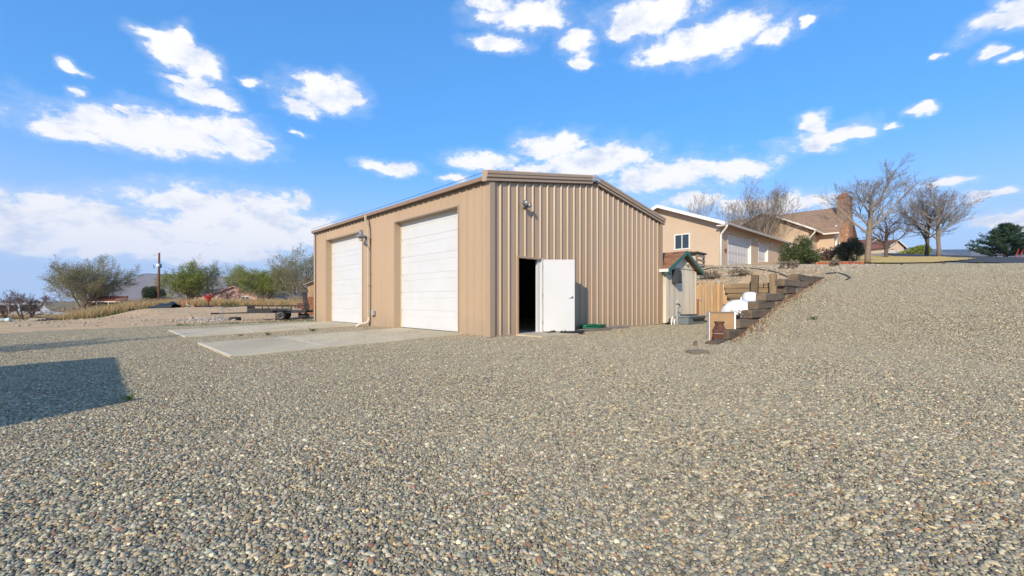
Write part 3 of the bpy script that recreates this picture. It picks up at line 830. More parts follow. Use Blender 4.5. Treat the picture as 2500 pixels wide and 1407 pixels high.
MB().sweep(cap, [(RIDGE_X-.20, 0, gz(RIDGE_X-.20)), (RIDGE_X, 0, gz(RIDGE_X)+.0), (RIDGE_X+.20, 0, gz(RIDGE_X+.20))]).build('ridge_cap', GALV, shop)
MB().sweep([(0,-.068,-.03),(0,-.047,-.03),(0,-.047,0),(0,-.068,0)], [(-.05,0,gz(0)),(RIDGE_X,0,gz(RIDGE_X)),(WW+.05,0,gz(WW))]).build('soffit_strip', mat('dark_eave', (.12,.085,.06), .7), shop)
# roll-up doors
def overhead(y0, y1):
    root = MB()
    # jambs and header wrap the recess
    for (a, b_) in ((y0-.035, y0+.004), (y1-.004, y1+.035)):
        MB().box(-.037, .215, a, b_, .03, D_TOP + .03).build('door_jamb', TAN2, shop)
    MB().box(-.037, .215, y0, y1, D_TOP - .004, D_TOP + .05).build('door_header', TAN2, shop)
    MB().box(.20, .23, y1-.05, y1-.005, .05, D_TOP-.01).build('door_stop', mat('cream_strip', (.62,.55,.42), .5), shop)
    MB().box(.17, .23, y0, y1, D_TOP-.06, D_TOP-.006).build('door_stop', mat('cream_strip', (.62,.55,.42), .5), shop)
    n = 6; zb = .05; h = (D_TOP - zb) / n
    first = None
    for i in range(n):
        # section seen edge-on: seam at the bottom, shallow groove two thirds up
        pr = [(.285, .0), (.232, .0), (.222, .009), (.222, h*.652), (.231, h*.66), (.231, h*.668), (.222, h*.676), (.222, h-.010), (.232, h-.0008), (.285, h-.0008)]
        if first is None:
            m = MB().sweep([(x, 0, z) for x, z in pr], [(0, 0, 0), (0, y1-y0-.02, 0)])
            first = m.mesh('door_section', WHITE_STEEL)
            door = link('roll_up_door', MB().box(.286, .30, y0, y1, zb, D_TOP).mesh('roll_up_door', WHITE_STEEL), shop)
        link('door_section', first, door, (0, y0+.01, zb + i*h))
    MB().box(.20, .29, y0+.01, y1-.01, .036, .052).build('bottom_seal', RUBBER, door)
    for i in range(1, n):
        MB().box(.205, .223, y1-.09, y1-.052, zb+i*h-.04, zb+i*h+.04).build('hinge', GALV, door)
overhead(*D_NEAR); overhead(*D_FAR)
# entry door, standing open
fr = MB()
fr.box(E0-.05, E0+.0, -.05, .10, .03, E_TOP+.05); fr.build('door_jamb', TAN2, shop)
MB().box(E0, E1, -.05, .10, E_TOP-.0, E_TOP+.05).build('door_header', TAN2, shop)
MB().box(E1, E1+.05, -.05, .10, .03, E_TOP+.05).build('door_jamb', WHITE_STEEL, shop)
MB().box(E1-.10, E1-.004, .02, .10, .03, E_TOP-.002).build('door_jamb', WHITE_STEEL, shop)
MB().box(E0, E1, -.045, .12, .036, .062).build('threshold', GALV, shop)
dw, dh = .885, 2.035
leaf = MB().cham(.0, dw, -.022, .022, .07, .07+dh, .004).build('entry_door', WHITE_STEEL, shop, (E1+.03, -.075, 0), (0,0,-TH))
MB().box(.01, dw-.01, -.019, .019, .035, .068).build('door_sweep', RUBBER, leaf)
for z in (.28, 1.05, 1.85):
    MB().tube([(-.008,-.024,z),(-.008,-.024,z+.10)], .009, 8).build('hinge', CHROME, leaf)
for sgn in (-1, 1):
    M = Matrix.Translation((dw-.065, sgn*.024, 1.04)) @ Matrix.Rotation(R(90)*sgn, 4, 'X')
    h_ = MB().lathe([(.030,-.004),(.032,.004),(.026,.010),(.012,.012),(.011,.05)], 14, M)
    y = sgn*.072
    h_.tube([(dw-.065,y,1.04),(dw-.10,y,1.043),(dw-.16,y,1.038),(dw-.178,y-sgn*.01,1.035)], [.011,.012,.009,.006], 8)
    h_.build('lever_handle', CHROME, leaf, sm=True)
# downspout beside the far door with its elbow, conduit, box
yd = 6.62
dsp = MB()
def rect_pipe(m, pts, w, d_):
    pts = [Vector(p) for p in pts]
    v = []
    for i, p in enumerate(pts):
        dd = (pts[min(i+1,len(pts)-1)] - pts[max(i-1,0)]).normalized()
        side = Vector((0,1,0)); oth = dd.cross(side).normalized()
        for a, b_ in ((-1,-1),(1,-1),(1,1),(-1,1)): v.append(p + side*a*w/2 + oth*b_*d_/2)
    f = [(3,2,1,0)]
    for i in range(len(pts)-1):
        for k in range(4): f.append((i*4+k, i*4+(k+1)%4, i*4+4+(k+1)%4, i*4+4+k))
    n = len(pts)*4; f.append((n-4,n-3,n-2,n-1))
    m.add(v, f); return m
CREAM = mat('cream_downspout', (.56,.47,.33), .5, 0, .06, 3)
rect_pipe(dsp, [(-.20,yd+.06,EAVE+.06),(-.19,yd+.05,EAVE-.12),(-.10,yd,EAVE-.42),(-.095,yd,EAVE-.6),(-.095,yd,.30)], .066, .06)
ds = dsp.build('downspout', CREAM, shop)
MB().tube([(-.095,yd,.34),(-.095,yd,.24),(-.12,yd+.02,.17),(-.20,yd+.06,.12),(-.36,yd+.14,.10),(-.44,yd+.18,.05),(-.46,yd+.19,-.01)], [.042,.044,.046,.046,.048,.05,.054], 12).build('drain_elbow', mat('white_pvc', (.66,.58,.47), .45, 0, .05, 4), ds, sm=True)
for z in (1.5, 1.95, 3.2):
    MB().box(-.14,-.04, yd-.05, yd+.05, z, z+.03).build('strap', CREAM, ds)
cd = MB().tube([(-.06,yd+.17,3.15),(-.06,yd+.17,.12)], .014, 6).build('conduit', GALV, shop)
MB().cham(-.13,-.036, yd-.37, yd-.26, .42, .60, .008).build('outlet_box', GALV, shop)
MB().tube([(-.08,yd-.315,.42),(-.08,yd-.315,.36)], .018, 6).build('outlet_plug', BLACK, shop)
# cable strung above the eave
MB().tube([(-.18, y, EAVE + .20 - .03*math.sin(math.pi*(y+.05)/WL) - .0*y) for y in np.linspace(-.05, WL, 16)], .006, 5).build('roof_cable', BLACK, shop)

# yard lamp on its arm, flood light on the gable
def b2w(x, y, z=0): X, Y = to_xy(x, y); return Vector((X, Y, z))
lamp = thing('yard_lamp', 'grey dusk-to-dawn lamp on a short arm above the downspout', 'lamp', b2w(-.04, yd+.10, 3.15), TH)
MB().cham(-.10, 0, -.09, .05, -.16, .12, .01).build('mount_plate', mat('dull_lamp_metal', (.30,.31,.32), .4, .4, .15, 9), lamp)
MB().tube([(-.03,0,.05),(-.09,.05,.20),(-.15,.10,.22)], .022, 8).build('arm', GALV, lamp)
MB().lathe([(.05,.16),(.075,.12),(.08,.05),(.16,.0),(.24,-.045),(.235,-.055),(.12,-.02),(.0,-.02)], 20, Matrix.Translation((-.24,.14,.16))).build('lamp_shade', mat('dull_lamp_metal', (.30,.31,.32), .4, .4, .15, 9), lamp, sm=True)
MB().lathe([(.02,-.02),(.075,-.03),(.085,-.10),(.06,-.17),(.01,-.19)], 14, Matrix.Translation((-.24,.14,.14))).build('lens', mat('lamp_lens', (.6,.6,.56), .2, 0, .1, 8), lamp, sm=True)
MB().lathe([(.02,0),(.025,.05),(.0,.06)], 10, Matrix.Translation((-.24,.14,.32))).build('photo_cell', BLUEP, lamp, sm=True)
MB().tube([(-.06,-.05,-.15),(-.12,-.10,-.25),(-.06,-.16,-.30),(-.03,-.07,-.55)], .008, 5).build('cable', BLACK, lamp)
fl = thing('flood_light', 'small twin-head motion flood light high on the gable wall', 'lamp', b2w(1.16, -.035, 3.52), TH)
MB().lathe([(.055,0),(.055,.03),(.04,.045)], 16, Matrix.Rotation(R(90),4,'X')).build('base_plate', GALV, fl, sm=True)
for sx in (-1, 1):
    M = Matrix.Translation((sx*.09,-.13,.05 if sx < 0 else .0)) @ Matrix.Rotation(R(25)*sx,4,'Z') @ Matrix.Rotation(R(70),4,'X')
    hd = MB().lathe([(.018,-.10),(.03,-.09),(.052,-.02),(.060,.05),(.056,.055),(.045,.03),(.01,.02)], 16, M).build('lamp_head', mat('dull_lamp_metal', (.30,.31,.32), .4, .4, .15, 9), fl, sm=True)
    MB().tube([(sx*.02,-.03,0),(sx*.06,-.07,.02),(sx*.08,-.10,.03)], .014, 6).build('arm', GALV, fl)
MB().cham(-.03,.03,-.13,-.05,-.10,-.03,.01).build('sensor', BLACK, fl)

# ------------------------------------------------------------------ small things by the gable wall
def coil(m, c, r0, r1, turns, r, seed, flat=.6, n=6, wob=.02):
    rg_ = random.Random(seed); pts = []
    k = turns*22; ph = rg_.uniform(0, 6)
    for i in range(k):
        a = 2*math.pi*i/22
        tt_ = i/k
        rr = r0 + (r1-r0)*abs(math.sin(tt_*math.pi*2.3+ph)) + .045*math.sin(a*1.7+ph)
        pts.append((c[0]+rr*math.cos(a), c[1]+rr*flat*math.sin(a), c[2] + r + (.5-.5*math.cos(tt_*math.pi*7))*turns*r*.48 + wob*math.sin(a*2.3+ph)*.3))
    m.tube(pts, r, n); return m
p = on(3.55, -.42)
bm1 = thing('landscape_timber', 'grey weathered timber under the green hose by the gable wall', 'timber', on(3.45, -.30), TH)
MB().cham(-.85, 1.15, -.26, -.10, -.02, .10, .012).build('beam', GREYWOOD, bm1)
MB().cham(-.80, .70, -.05, .09, -.02, .085, .012).build('beam', GREYWOOD, bm1)
bm2 = thing('landscape_timber', 'second grey timber lying further along the gable wall', 'timber', on(5.35, -.24), TH)
MB().cham(-.55, .62, -.10, .08, -.02, .11, .012).build('beam', GREYWOOD, bm2)
gh = thing('garden_hose', 'coiled green garden hose lying by the gable wall', 'hose', on(4.0, -.28, .085), TH)
coil(MB(), (0,0,0), .34, .54, 13, .0145, 3, .5).build('coil', HOSE, gh, sm=True)
MB().tube([(.46,-.10,.03),(.52,-.22,.0),(.52,-.28,-.07),(.60,-.40,-.08),(.78,-.46,-.08)], .012, 6).build('loose_end', HOSE, gh, sm=True)
MB().cham(-.10,.06,-.26,-.22,.10,.125,.006).build('hose_tag', CLOTH, gh)
bh = thing('soaker_hose', 'flat coil of black rubber hose at the corner of the stoop', 'hose', on(2.42, -.72, .03), TH)
coil(MB(), (0,0,0), .24, .34, 6, .016, 8, .8).build('coil', RUBBER, bh, sm=True)
st = thing('door_wedge', 'black wedge under the open white door', 'wedge', on(1.98, -.30, .05), TH)
MB().prism([(-.14,0),(.14,0),(.14,.055),(.0,.03)], -.05, .05).build('wedge', RUBBER, st)
MB().box(.0,.14,-.052,-.05,.0,.03).build('wedge_face', BLACK, st)

# ------------------------------------------------------------------ garden shed
SH0, SH1, SHS = 8.98, 11.72, -.15
shed = thing('garden_shed', 'small pale wooden shed with green trimmed roof behind the workshop', 'shed', b2w(0, 0, 0), TH)
mid = (SH0+SH1)/2; wz, pz = 2.28, 2.98
x = SH0; i = 0
while x < SH1 - .01:
    x1 = min(x + .2035, SH1)
    top = lambda q: wz + (pz - wz - .16) * (1 - abs(q - mid)/((SH1-SH0)/2))
    v = [(x+.004,SHS,.08),(x1-.004,SHS,.08),(x1-.004,SHS,top(x1)),(x+.004,SHS,top(x))]
    v += [(a, SHS+.02, c) for a, _, c in v]
    if x < mid < x1: v[3] = v[3]
    MB().add(v, [(0,1,2,3),(7,6,5,4),(0,4,5,1),(1,5,6,2),(2,6,7,3),(3,7,4,0)]).build('siding_board', SIDING, shed)
    x = x1; i += 1
MB().box(SH0+.01, SH1-.01, SHS+.022, SHS+2.2, .06, wz-.02).build('shed_body', SIDING, shed)
MB().prism([(SH0+.01,wz-.02),(SH1-.01,wz-.02),(mid,pz-.18)], SHS+.022, SHS+2.2).build('gable_back', SIDING, shed)
MB().box(SH0, SH1, SHS-.012, SHS-.001, wz-.03, wz-.012).build('belt_trim', mat('dark_gap', (.12,.11,.09), .9), shed)
MB().box(SH1-.07, SH1+.012, SHS-.02, SHS+.05, .08, wz-.03).build('corner_board', mat('pale_corner_board', (.62,.58,.48), .8, 0, .1, 4), shed)
ov, fo = .22, .22
slope = (pz - wz) / ((SH1-SH0)/2)
for sd in (-1, 1):
    e = mid + sd*((SH1-SH0)/2 + ov); ze = pz - slope*((SH1-SH0)/2+ov)
    a = SHS - fo; c = SHS + 2.3
    rf = MB().add([(mid,a,pz-.02),(e,a,ze-.02),(e,c,ze-.02),(mid,c,pz-.02),(mid,a,pz+.01),(e,a,ze+.01),(e,c,ze+.01),(mid,c,pz+.01)],
        [(0,1,2,3),(7,6,5,4),(0,4,5,1),(1,5,6,2),(2,6,7,3),(3,7,4,0)]).build('roof_slope', mat('osb_deck', (.30,.19,.10), .9, 0, .2, 8), shed)
    L_ = math.hypot(e-mid, ze-pz); nrow = 9; ncol = 9
    ux, uz = (e-mid)/L_, (ze-pz)/L_
    for r_ in range(nrow):
        q0 = L_ - (r_+1)*L_/nrow; q1 = q0 + L_/nrow + .05
        for k in range(ncol):
            b0 = a + (k + (.5 if r_ % 2 else 0))*(c-a)/ncol; b1 = min(b0 + (c-a)/ncol - .008, c)
            if b0 >= c - .02: continue
            def pt(q, y, up):
                return (mid+ux*q - uz*up*sd, y, pz+.012+uz*q + abs(ux)*up)
            v = [pt(q0,b0,.004),pt(min(q1,L_+.02),b0,.016),pt(min(q1,L_+.02),b1,.016),pt(q0,b1,.004)]
            v += [pt(q0,b0,-.002),pt(min(q1,L_+.02),b0,.004),pt(min(q1,L_+.02),b1,.004),pt(q0,b1,-.002)]
            MB().add(v, [(0,1,2,3),(0,4,5,1),(1,5,6,2),(2,6,7,3)]).build('shingle', SHINGLE_R, rf)
    w = .15
    MB().add([(mid,a-.03,pz+.02),(e,a-.03,ze+.02),(e,a-.03,ze+.02-w),(mid,a-.03,pz+.02-w),(mid,a-.002,pz+.02),(e,a-.002,ze+.02),(e,a-.002,ze+.02-w),(mid,a-.002,pz+.02-w)],
        [(0,1,2,3),(7,6,5,4),(0,4,5,1),(1,5,6,2),(2,6,7,3),(3,7,4,0)]).build('barge_board', GREENP, shed)
    MB().add([(e+sd*.002,a,ze+.015),(e+sd*.03,a,ze+.015),(e+sd*.03,c,ze+.015),(e+sd*.002,c,ze+.015),(e+sd*.002,a,ze-.10),(e+sd*.03,a,ze-.10),(e+sd*.03,c,ze-.10),(e+sd*.002,c,ze-.10)],
        [(0,1,2,3),(7,6,5,4),(0,4,5,1),(1,5,6,2),(2,6,7,3),(3,7,4,0)]).build('fascia_board', WTRIM if sd < 0 else GREENP, shed)
MB().box(SH0-.2, SH0+.05, SHS-.16, SHS-.01, wz-.30, wz-.25).build('eave_block', GREENP, shed)
MB().cham(10.72, 10.84, SHS-.10, SHS-.012, 2.46, 2.54, .01).build('porch_bulb', mat('cream_strip', (.62,.55,.42), .5), shed)
vent = thing('vent_hood', 'dark grey vent hood hanging on the shed gable', 'vent', b2w(9.62, SHS-.01, 1.66), TH)
MB().prism([(-.17,0),(.17,0),(.17,.36),(.10,.50),(-.17,.54)], -.26, -.0).build('hood', mat('dark_grey_metal', (.055,.06,.066), .5, 0, .15, 5), vent)
MB().prism([(-.12,-.012),(.10,-.012),(.10,-.002),(-.12,-.002)], -.23, -.03).build('outlet', BLACK, vent)
MB().box(-.178,.178,-.268,-.255,-.01,.05).build('lip', BLACK, vent)
hy = thing('yard_hydrant', 'thin upright water hydrant with lever in front of the shed', 'hydrant', on(9.30, -.45), TH)
MB().tube([(0,0,-.05),(0,0,.78)], .022, 8).build('standpipe', GALV, hy)
MB().tube([(-.06,0,.80),(.04,0,.82),(.20,0,.80),(.27,0,.70)], [.016,.03,.024,.018], 8).build('spout', BLACK, hy)
MB().tube([(0,0,.82),(.02,0,.98),(.14,0,1.02)], .012, 6).build('lever', GALV, hy)
pl_ = thing('metal_trough', 'blue grey steel trough box on the ground before the shed', 'trough', on(10.15, -.62), TH)
m = MB(); w0, w1 = .72, .80
m.add([(-w0,-.22,.03),(w0,-.22,.03),(w0,.22,.03),(-w0,.22,.03),(-w1,-.27,.30),(w1,-.27,.30),(w1,.27,.30),(-w1,.27,.30)],
      [(0,3,2,1),(0,1,5,4),(1,2,6,5),(2,3,7,6),(3,0,4,7)])
m.build('tub', GREYM, pl_)
MB().cham(-.84,.84,-.31,.31,.30,.345,.008).build('rim', GREYM, pl_)
MB().add([(-.45,-.262,.24),(.70,-.262,.24),(.66,-.246,.12),(-.30,-.246,.12)], [(0,3,2,1)]).build('front_slot', BLACK, pl_)
MB().cham(-.55,.35,-.12,.20,.346,.40,.01).build('lid', mat('dark_grey_metal', (.055,.06,.066), .5, 0, .15, 5), pl_)
ch = thing('spare_faucet_parts', 'tangle of white and black pipe parts at the workshop corner', 'pipes', on(8.98, -.38), TH)
MB().tube([(-.22,0,.02),(-.20,0,.22),(-.12,0,.26),(-.10,.02,.14),(-.2,.03,.06),(-.24,.03,.14)], .016, 6).build('loop', BLACK, ch)
MB().tube([(.0,0,.0),(.02,0,.20),(.10,0,.32)], .028, 8).build('pipe', WTRIM, ch)
MB().tube([(.14,-.05,.02),(.15,-.05,.22)], .035, 8).build('pipe', WTRIM, ch)

# wooden gate of vertical boards between shed and bank
gate = thing('board_gate', 'gate of upright cedar boards between the shed and the bank', 'gate', (0,0,0))
A = Vector((*to_xy(11.80, -.22), 0)); B = Vector((*to_xy(12.02, -1.16), 0))
d_ = (B - A); wlen = d_.length; d_.normalize(); ang = math.atan2(d_.y, d_.x)
gate.location = (A.x, A.y, tz(A.x, A.y)); gate.rotation_euler = (0,0,ang)
rgb = random.Random(4)
for k in range(8):
    x0 = k*wlen/8 + .004; x1 = (k+1)*wlen/8 - .004; h = 1.72 + rgb.uniform(-.02,.02); c = .03
    MB().prism([(x0,.10),(x1,.10),(x1,h-c),(x1-c,h),(x0+c,h),(x0,h-c)], -.012+rgb.uniform(-.004,.004), .010).build('board', BOARD, gate)
for z in (.35, 1.4): MB().box(.02, wlen-.02, .012, .05, z, z+.09).build('rail', BOARD, gate)
MB().cham(-.07,.02,-.05,.05,.0,1.02,.01).build('post', mat('dark_red_post', (.22,.10,.05), .9, 0, .3, 5), gate)
MB().cham(.06,.14,-.04,-.012,.92,1.0,.008).build('latch', CHROME, gate)

# ------------------------------------------------------------------ retaining walls of railway ties
bw = thing('retaining_wall', 'back bank wall of stacked timbers coloured sunlit tan with three posts', 'wall', b2w(T_BACK-.06, 0, 0), TH)
rgt = random.Random(9)
for c in range(8):
    z = -.02 + c*.212
    s_ = -.95 - rgt.uniform(0, .5)
    while s_ > -5.4:
        ln = rgt.choice([1.1, 1.5, 2.0, 2.3]); e_ = max(s_ - ln, -5.5)
        off = rgt.uniform(-.03,.03)
        M = Matrix.Translation((off, (s_+e_)/2, z)) @ Matrix.Rotation(R(90)+rgt.uniform(-.012,.012),4,'Z') @ Matrix.Rotation(rgt.uniform(-.012,.012),4,'Y')
        o = MB().cham(-(s_-e_)/2+.008, (s_-e_)/2-.008, -.10, .10, 0, .203, .016).build('timber', TIE_SUN, bw)
        o.matrix_local = M
        s_ = e_
for (s_, h, tilt) in ((-2.41, 1.98, .03), (-3.15, 2.0, -.02), (-3.70, 1.92, .015)):
    o = MB().cham(0, h, -.12, .12, -.11, .11, .02).build('post', TIE_SUN if s_ < -3 else TIE, bw)
    o.matrix_local = Matrix.Translation((-.30, s_, .0)) @ Matrix.Rotation(tilt,4,'X') @ Matrix.Rotation(R(-90),4,'Y')
MB().box(-.20,-.14,-2.28,-2.24,.9,1.72).build('iron_bar', BLACK, bw)
rw = thing('retaining_wall', 'stepped side wall of dark railway ties edging the gravel slope', 'wall', b2w(0, S_SIDE, 0), TH)
steps = [(2.10,-.12),(2.72,.09),(3.42,.30),(4.10,.51),(4.55,.72),(5.08,.93),(6.75,1.14),(6.6,1.345),(8.0,1.55)]
for k, (t0, z0) in enumerate(steps):
    t1 = min(t0 + 2.6 + (k % 3)*.7, T_BACK - .2)
    segs = [(t0, (t0+t1)/2 - .2), ((t0+t1)/2 - .2, t1)]
    for (a, b_) in segs:
        tilt = rgt.uniform(-.012,.02)
        o = MB().cham(0, b_-a-.012, -.12, .12, 0, .204, .018).build('railway_tie', TIE, rw)
        o.matrix_local = Matrix.Translation((a, .06 - .035*k*.4 + rgt.uniform(-.02,.02), z0)) @ Matrix.Rotation(rgt.uniform(-.03,.03),4,'Z') @ Matrix.Rotation(-tilt,4,'Y')
# lower courses, mostly hidden, so that the wall stands on the ground
for k in range(7):
    t0 = max(steps[min(k+2, 8)][0] - .2, 3.2)
    z0 = -.12 + .21*k
    o = MB().cham(t0+.6, T_BACK-.2, -.11, .11, 0, .2, .018).build('railway_tie', TIE, rw)
    o.matrix_local = Matrix.Translation((0, .02, z0))
# ------------------------------------------------------------------ things by the side wall
def rel(t, s): return on(t, s)
pt_ = thing('propane_tank', 'white propane tank with domed lid behind the tie wall', 'tank', b2w(7.05, -3.85, .0), TH + R(4))
prof = []
RT, HL = .47, 1.35
for i in range(9):
    a = math.pi/2*i/8
    prof.append((RT*math.sin(a) + (1e-3 if i == 0 else 0), -HL - .26*math.cos(a)))
for i in range(9):
    a = math.pi/2*(1 - i/8)
    prof.append((RT*math.sin(a) + (1e-3 if i == 8 else 0), HL + .26*math.cos(a)))
MB().lathe(prof, 36, Matrix.Translation((0,0,.50)), 'x').build('shell', PROPANE, pt_, sm=True)
dm = MB().lathe([(.20,.92),(.21,1.02),(.205,1.10),(.18,1.16),(.11,1.20),(.01,1.21)], 24, Matrix.Translation((-.1,0,.0))).build('valve_dome', PROPANE, pt_, sm=True)
MB().tube([(.11,-.06,1.03),(.14,0,1.05),(.11,.06,1.03)], .012, 6).build('hasp', CHROME, dm)
for x_ in (-.85, .85):
    MB().box(x_-.05, x_+.05, -.32, .32, .0, .12).build('foot', PROPANE, pt_)
    MB().tube([(x_*1.25,0,.96),(x_*1.25,0,1.03),(x_*1.25+.08,0,1.05),(x_*1.25+.1,0,.97)], .012, 6).build('lifting_lug', PROPANE, pt_)
cr = thing('plywood_box', 'open plywood box with pale edges leaning beside the tie wall', 'box', b2w(3.30, -4.42, -.06), R(-16))
for (a, b_, c, d, z0, z1, m) in ((-.26,.26,-.012,.0,.0,.72,PLYWOOD),(-.275,-.260,-.04,.30,.0,.735,WTRIM),(.260,.295,-.04,.30,.0,.735,WTRIM)):
    MB().box(a, b_, c, d, z0, z1).build('panel', m, cr)
MB().box(-.26,.26,-.035,.30,.722,.737).build('top_edge', GREYWOOD, cr)
MB().box(-.26,.26,.28,.30,.0,.72).build('back_panel', PLYWOOD, cr)
mc = thing('milk_can', 'rusty brown milk can standing before the plywood box', 'milk can', b2w(2.80, -4.56, -.05), TH); mc.scale = (.9,.9,.86)
MB().lathe([(.150,.0),(.158,.015),(.158,.36),(.163,.375),(.158,.39),(.148,.42),(.105,.50),(.098,.53),(.100,.56),(.118,.585),(.116,.592),(.09,.58),(.085,.54)], 24).build('can_body', RUST, mc, sm=True)
MB().lathe([(.09,.575),(.122,.592),(.128,.60),(.122,.612),(.04,.605),(.01,.603)], 24).build('lid', RUST, mc, sm=True)
MB().lathe([(.160,.300),(.164,.305),(.164,.318),(.160,.322)], 24).build('pale_band', mat('pale_band_paint', (.35,.25,.20), .8, 0, .2, 8), mc, sm=True)
for sg in (-1, 1):
    MB().tube([(sg*.10,0,.52),(sg*.17,0,.53),(sg*.19,0,.47),(sg*.15,0,.42)], .011, 6).build('handle', RUST, mc)
rb = thing('fallen_brick', 'pinkish broken brick at the foot of the tie wall', 'brick', b2w(1.78, -4.62, -.06), TH+.5)
MB().cham(-.13,.10,-.06,.06,.0,.07,.012).build('brick', mat('pink_brick', (.45,.25,.19), .9, 0, .2, 8), rb)
MB().cham(-.09,.05,.10,.17,.0,.16,.01).build('dark_chunk', TIE, rb)
cl = thing('crumpled_cloth', 'dirty white crumpled cloth and black planter on the tie wall', 'cloth', b2w(3.95, -4.50, .40), TH)
v = []; f = []
n = 9
for i in range(n):
    for j in range(n):
        x_, y_ = (i/(n-1)-.5)*.34, (j/(n-1)-.5)*.26
        v.append((x_, y_ + .03*math.sin(i*1.9), .30 - .9*abs(x_+.05) + .03*math.sin(i*2.3+j*1.1) + .025*math.cos(j*2.1+i)))
for i in range(n-1):
    for j in range(n-1): f.append((i*n+j, (i+1)*n+j, (i+1)*n+j+1, i*n+j+1))
MB().add(v, f).build('cloth_fold', CLOTH, cl, sm=True)
MB().add([(.12,-.1,.05),(.28,-.1,.05),(.28,.1,.05),(.12,.1,.05),(.09,-.13,.25),(.31,-.13,.25),(.31,.13,.25),(.09,.13,.25)],[(0,3,2,1),(4,5,6,7),(0,1,5,4),(1,2,6,5),(2,3,7,6),(3,0,4,7)]).build('planter', BLACK, cl)
pp = on(-.3, -6.55); 
fs = thing('flat_timber_stub', 'short weathered timber half buried in the gravel', 'timber', (3.28, 7.75, tz(3.28, 7.75)), R(16))
MB().cham(-.18, .18, -.12, .12, -.05, .065, .022).build('stub', mat('dusty_timber', (.20,.155,.105), .95, 0, .3, 7, .6, 30), fs)
# black irrigation pipe over the bank
def drape(name, label, pts, r, m, cat='pipe', lift=.02):
    q = []
    for (u, d) in pts:
        x_ = (u-1250)/F_PX*d; q.append((x_, d, float(terr(x_, d)) + lift + r))
    P3 = []
    for i in range(len(q)-1):
        for k in range(4):
            w = k/4; a, b_ = Vector(q[i]), Vector(q[i+1]); pnt = a.lerp(b_, w)
            P3.append((pnt.x, pnt.y, max(float(terr(pnt.x, pnt.y)) + lift + r, pnt.z)))
    P3.append(q[-1])
    o = MB().tube(P3, r, 6).build(name, m, None, sm=True)
    return tag(o, label, cat)
drape('irrigation_pipe', 'black poly pipe draped along the bank above the timber wall', [(1712,23.2),(1745,23.5),(1790,23.0),(1825,22),(1860,20.5),(1890,19.5),(1920,18.2),(1945,17.2),(1985,16.3)], .022, TARP)
drape('irrigation_pipe', 'short black pipe end lying in the gravel beside the timber wall', [(2006,16.2),(2030,16.2),(2050,16.0),(2066,15.4),(2076,14.7),(2066,14.3)], .02, TARP)

# ------------------------------------------------------------------ upper terrace: lawn, driveway
def sheet(name, poly_ts, lift, m, step=.5):
    # a draped sheet over the terrain inside a polygon given in t,s
    ts = np.array(poly_ts); lo, hi = ts.min(0), ts.max(0)
    na = np.arange(lo[0], hi[0] + step, step); nb_ = np.arange(lo[1], hi[1] + step, step)
    def inside(px, py):
        c = False; n = len(ts); j = n - 1
        for i in range(n):
            if ((ts[i][1] > py) != (ts[j][1] > py)) and (px < (ts[j][0]-ts[i][0])*(py-ts[i][1])/(ts[j][1]-ts[i][1]) + ts[i][0]): c = not c
            j = i
        return c
    mbx = MB(); ids = {}
    for a in na[:-1]:
        for b_ in nb_[:-1]:
            if inside(a + step/2, b_ + step/2):
                q = []
                for (p, r) in ((a,b_),(a+step,b_),(a+step,b_+step),(a,b_+step)):
                    k = (round(p,3), round(r,3))
                    if k not in ids:
                        x, y = to_xy(p, r); ids[k] = len(mbx.v); mbx.v.append((x, y, tz(x, y) + lift))
                    q.append(ids[k])
                mbx.f.append(tuple(q))
    return struct(mbx.build(name, m, None, sm=True))
ASPHALT = mat('dark_asphalt', (.055,.055,.058), .9, 0, .15, 3, .3, 50)
LAWN = mat('dormant_straw_lawn', (.58,.40,.13), .95, 0, .18, 1.5, .5, 30)
def pt_ts(u, d): x = (u-1250)/F_PX*d; return to_ts(x, d)
sheet('asphalt_driveway', [pt_ts(2230,31),pt_ts(2560,22),pt_ts(3300,19),pt_ts(3300,60),pt_ts(2520,58),pt_ts(2150,58)], .05, ASPHALT, .4)
sheet('lawn', [pt_ts(2075,26),pt_ts(2230,25.5),pt_ts(2330,28),pt_ts(2382,33),pt_ts(2300,38),pt_ts(2150,40),pt_ts(2050,40),pt_ts(1990,37),pt_ts(2000,30)], .09, LAWN, .2)

def win(parent, x0, x1, y, z0, z1, out=-1, name='window', ax='x', fw=.07):
    """sliding window in a wall plane; ax x: wall along x at y, facing out*y; ax y: wall along y at x=y"""
    def bx(m, a, b_, d0, d1, z0, z1):
        d0, d1 = sorted((y + out*d0, y + out*d1))
        return m.box(a, b_, d0, d1, z0, z1) if ax == 'x' else m.box(d0, d1, a, b_, z0, z1)
    w = MB()
    bx(w, x0, x1, .0, .02, z0, z1); w = w.build(name, GLASS, parent)
    for (a, b_, c, d) in ((x0-fw, x0, z0-fw, z1+fw), (x1, x1+fw, z0-fw, z1+fw)):
        m = MB(); bx(m, a, b_, .0, .05, c, d); m.build('frame', WTRIM, w)
    for (c, d) in ((z0-fw, z0), (z1, z1+fw)):
        m = MB(); bx(m, x0, x1, .0, .05, c, d); m.build('frame', WTRIM, w)
    m = MB(); bx(m, (x0+x1)/2-fw*.4, (x0+x1)/2+fw*.4, .021, .04, z0, z1); m.build('mullion', WTRIM, w)
    return w

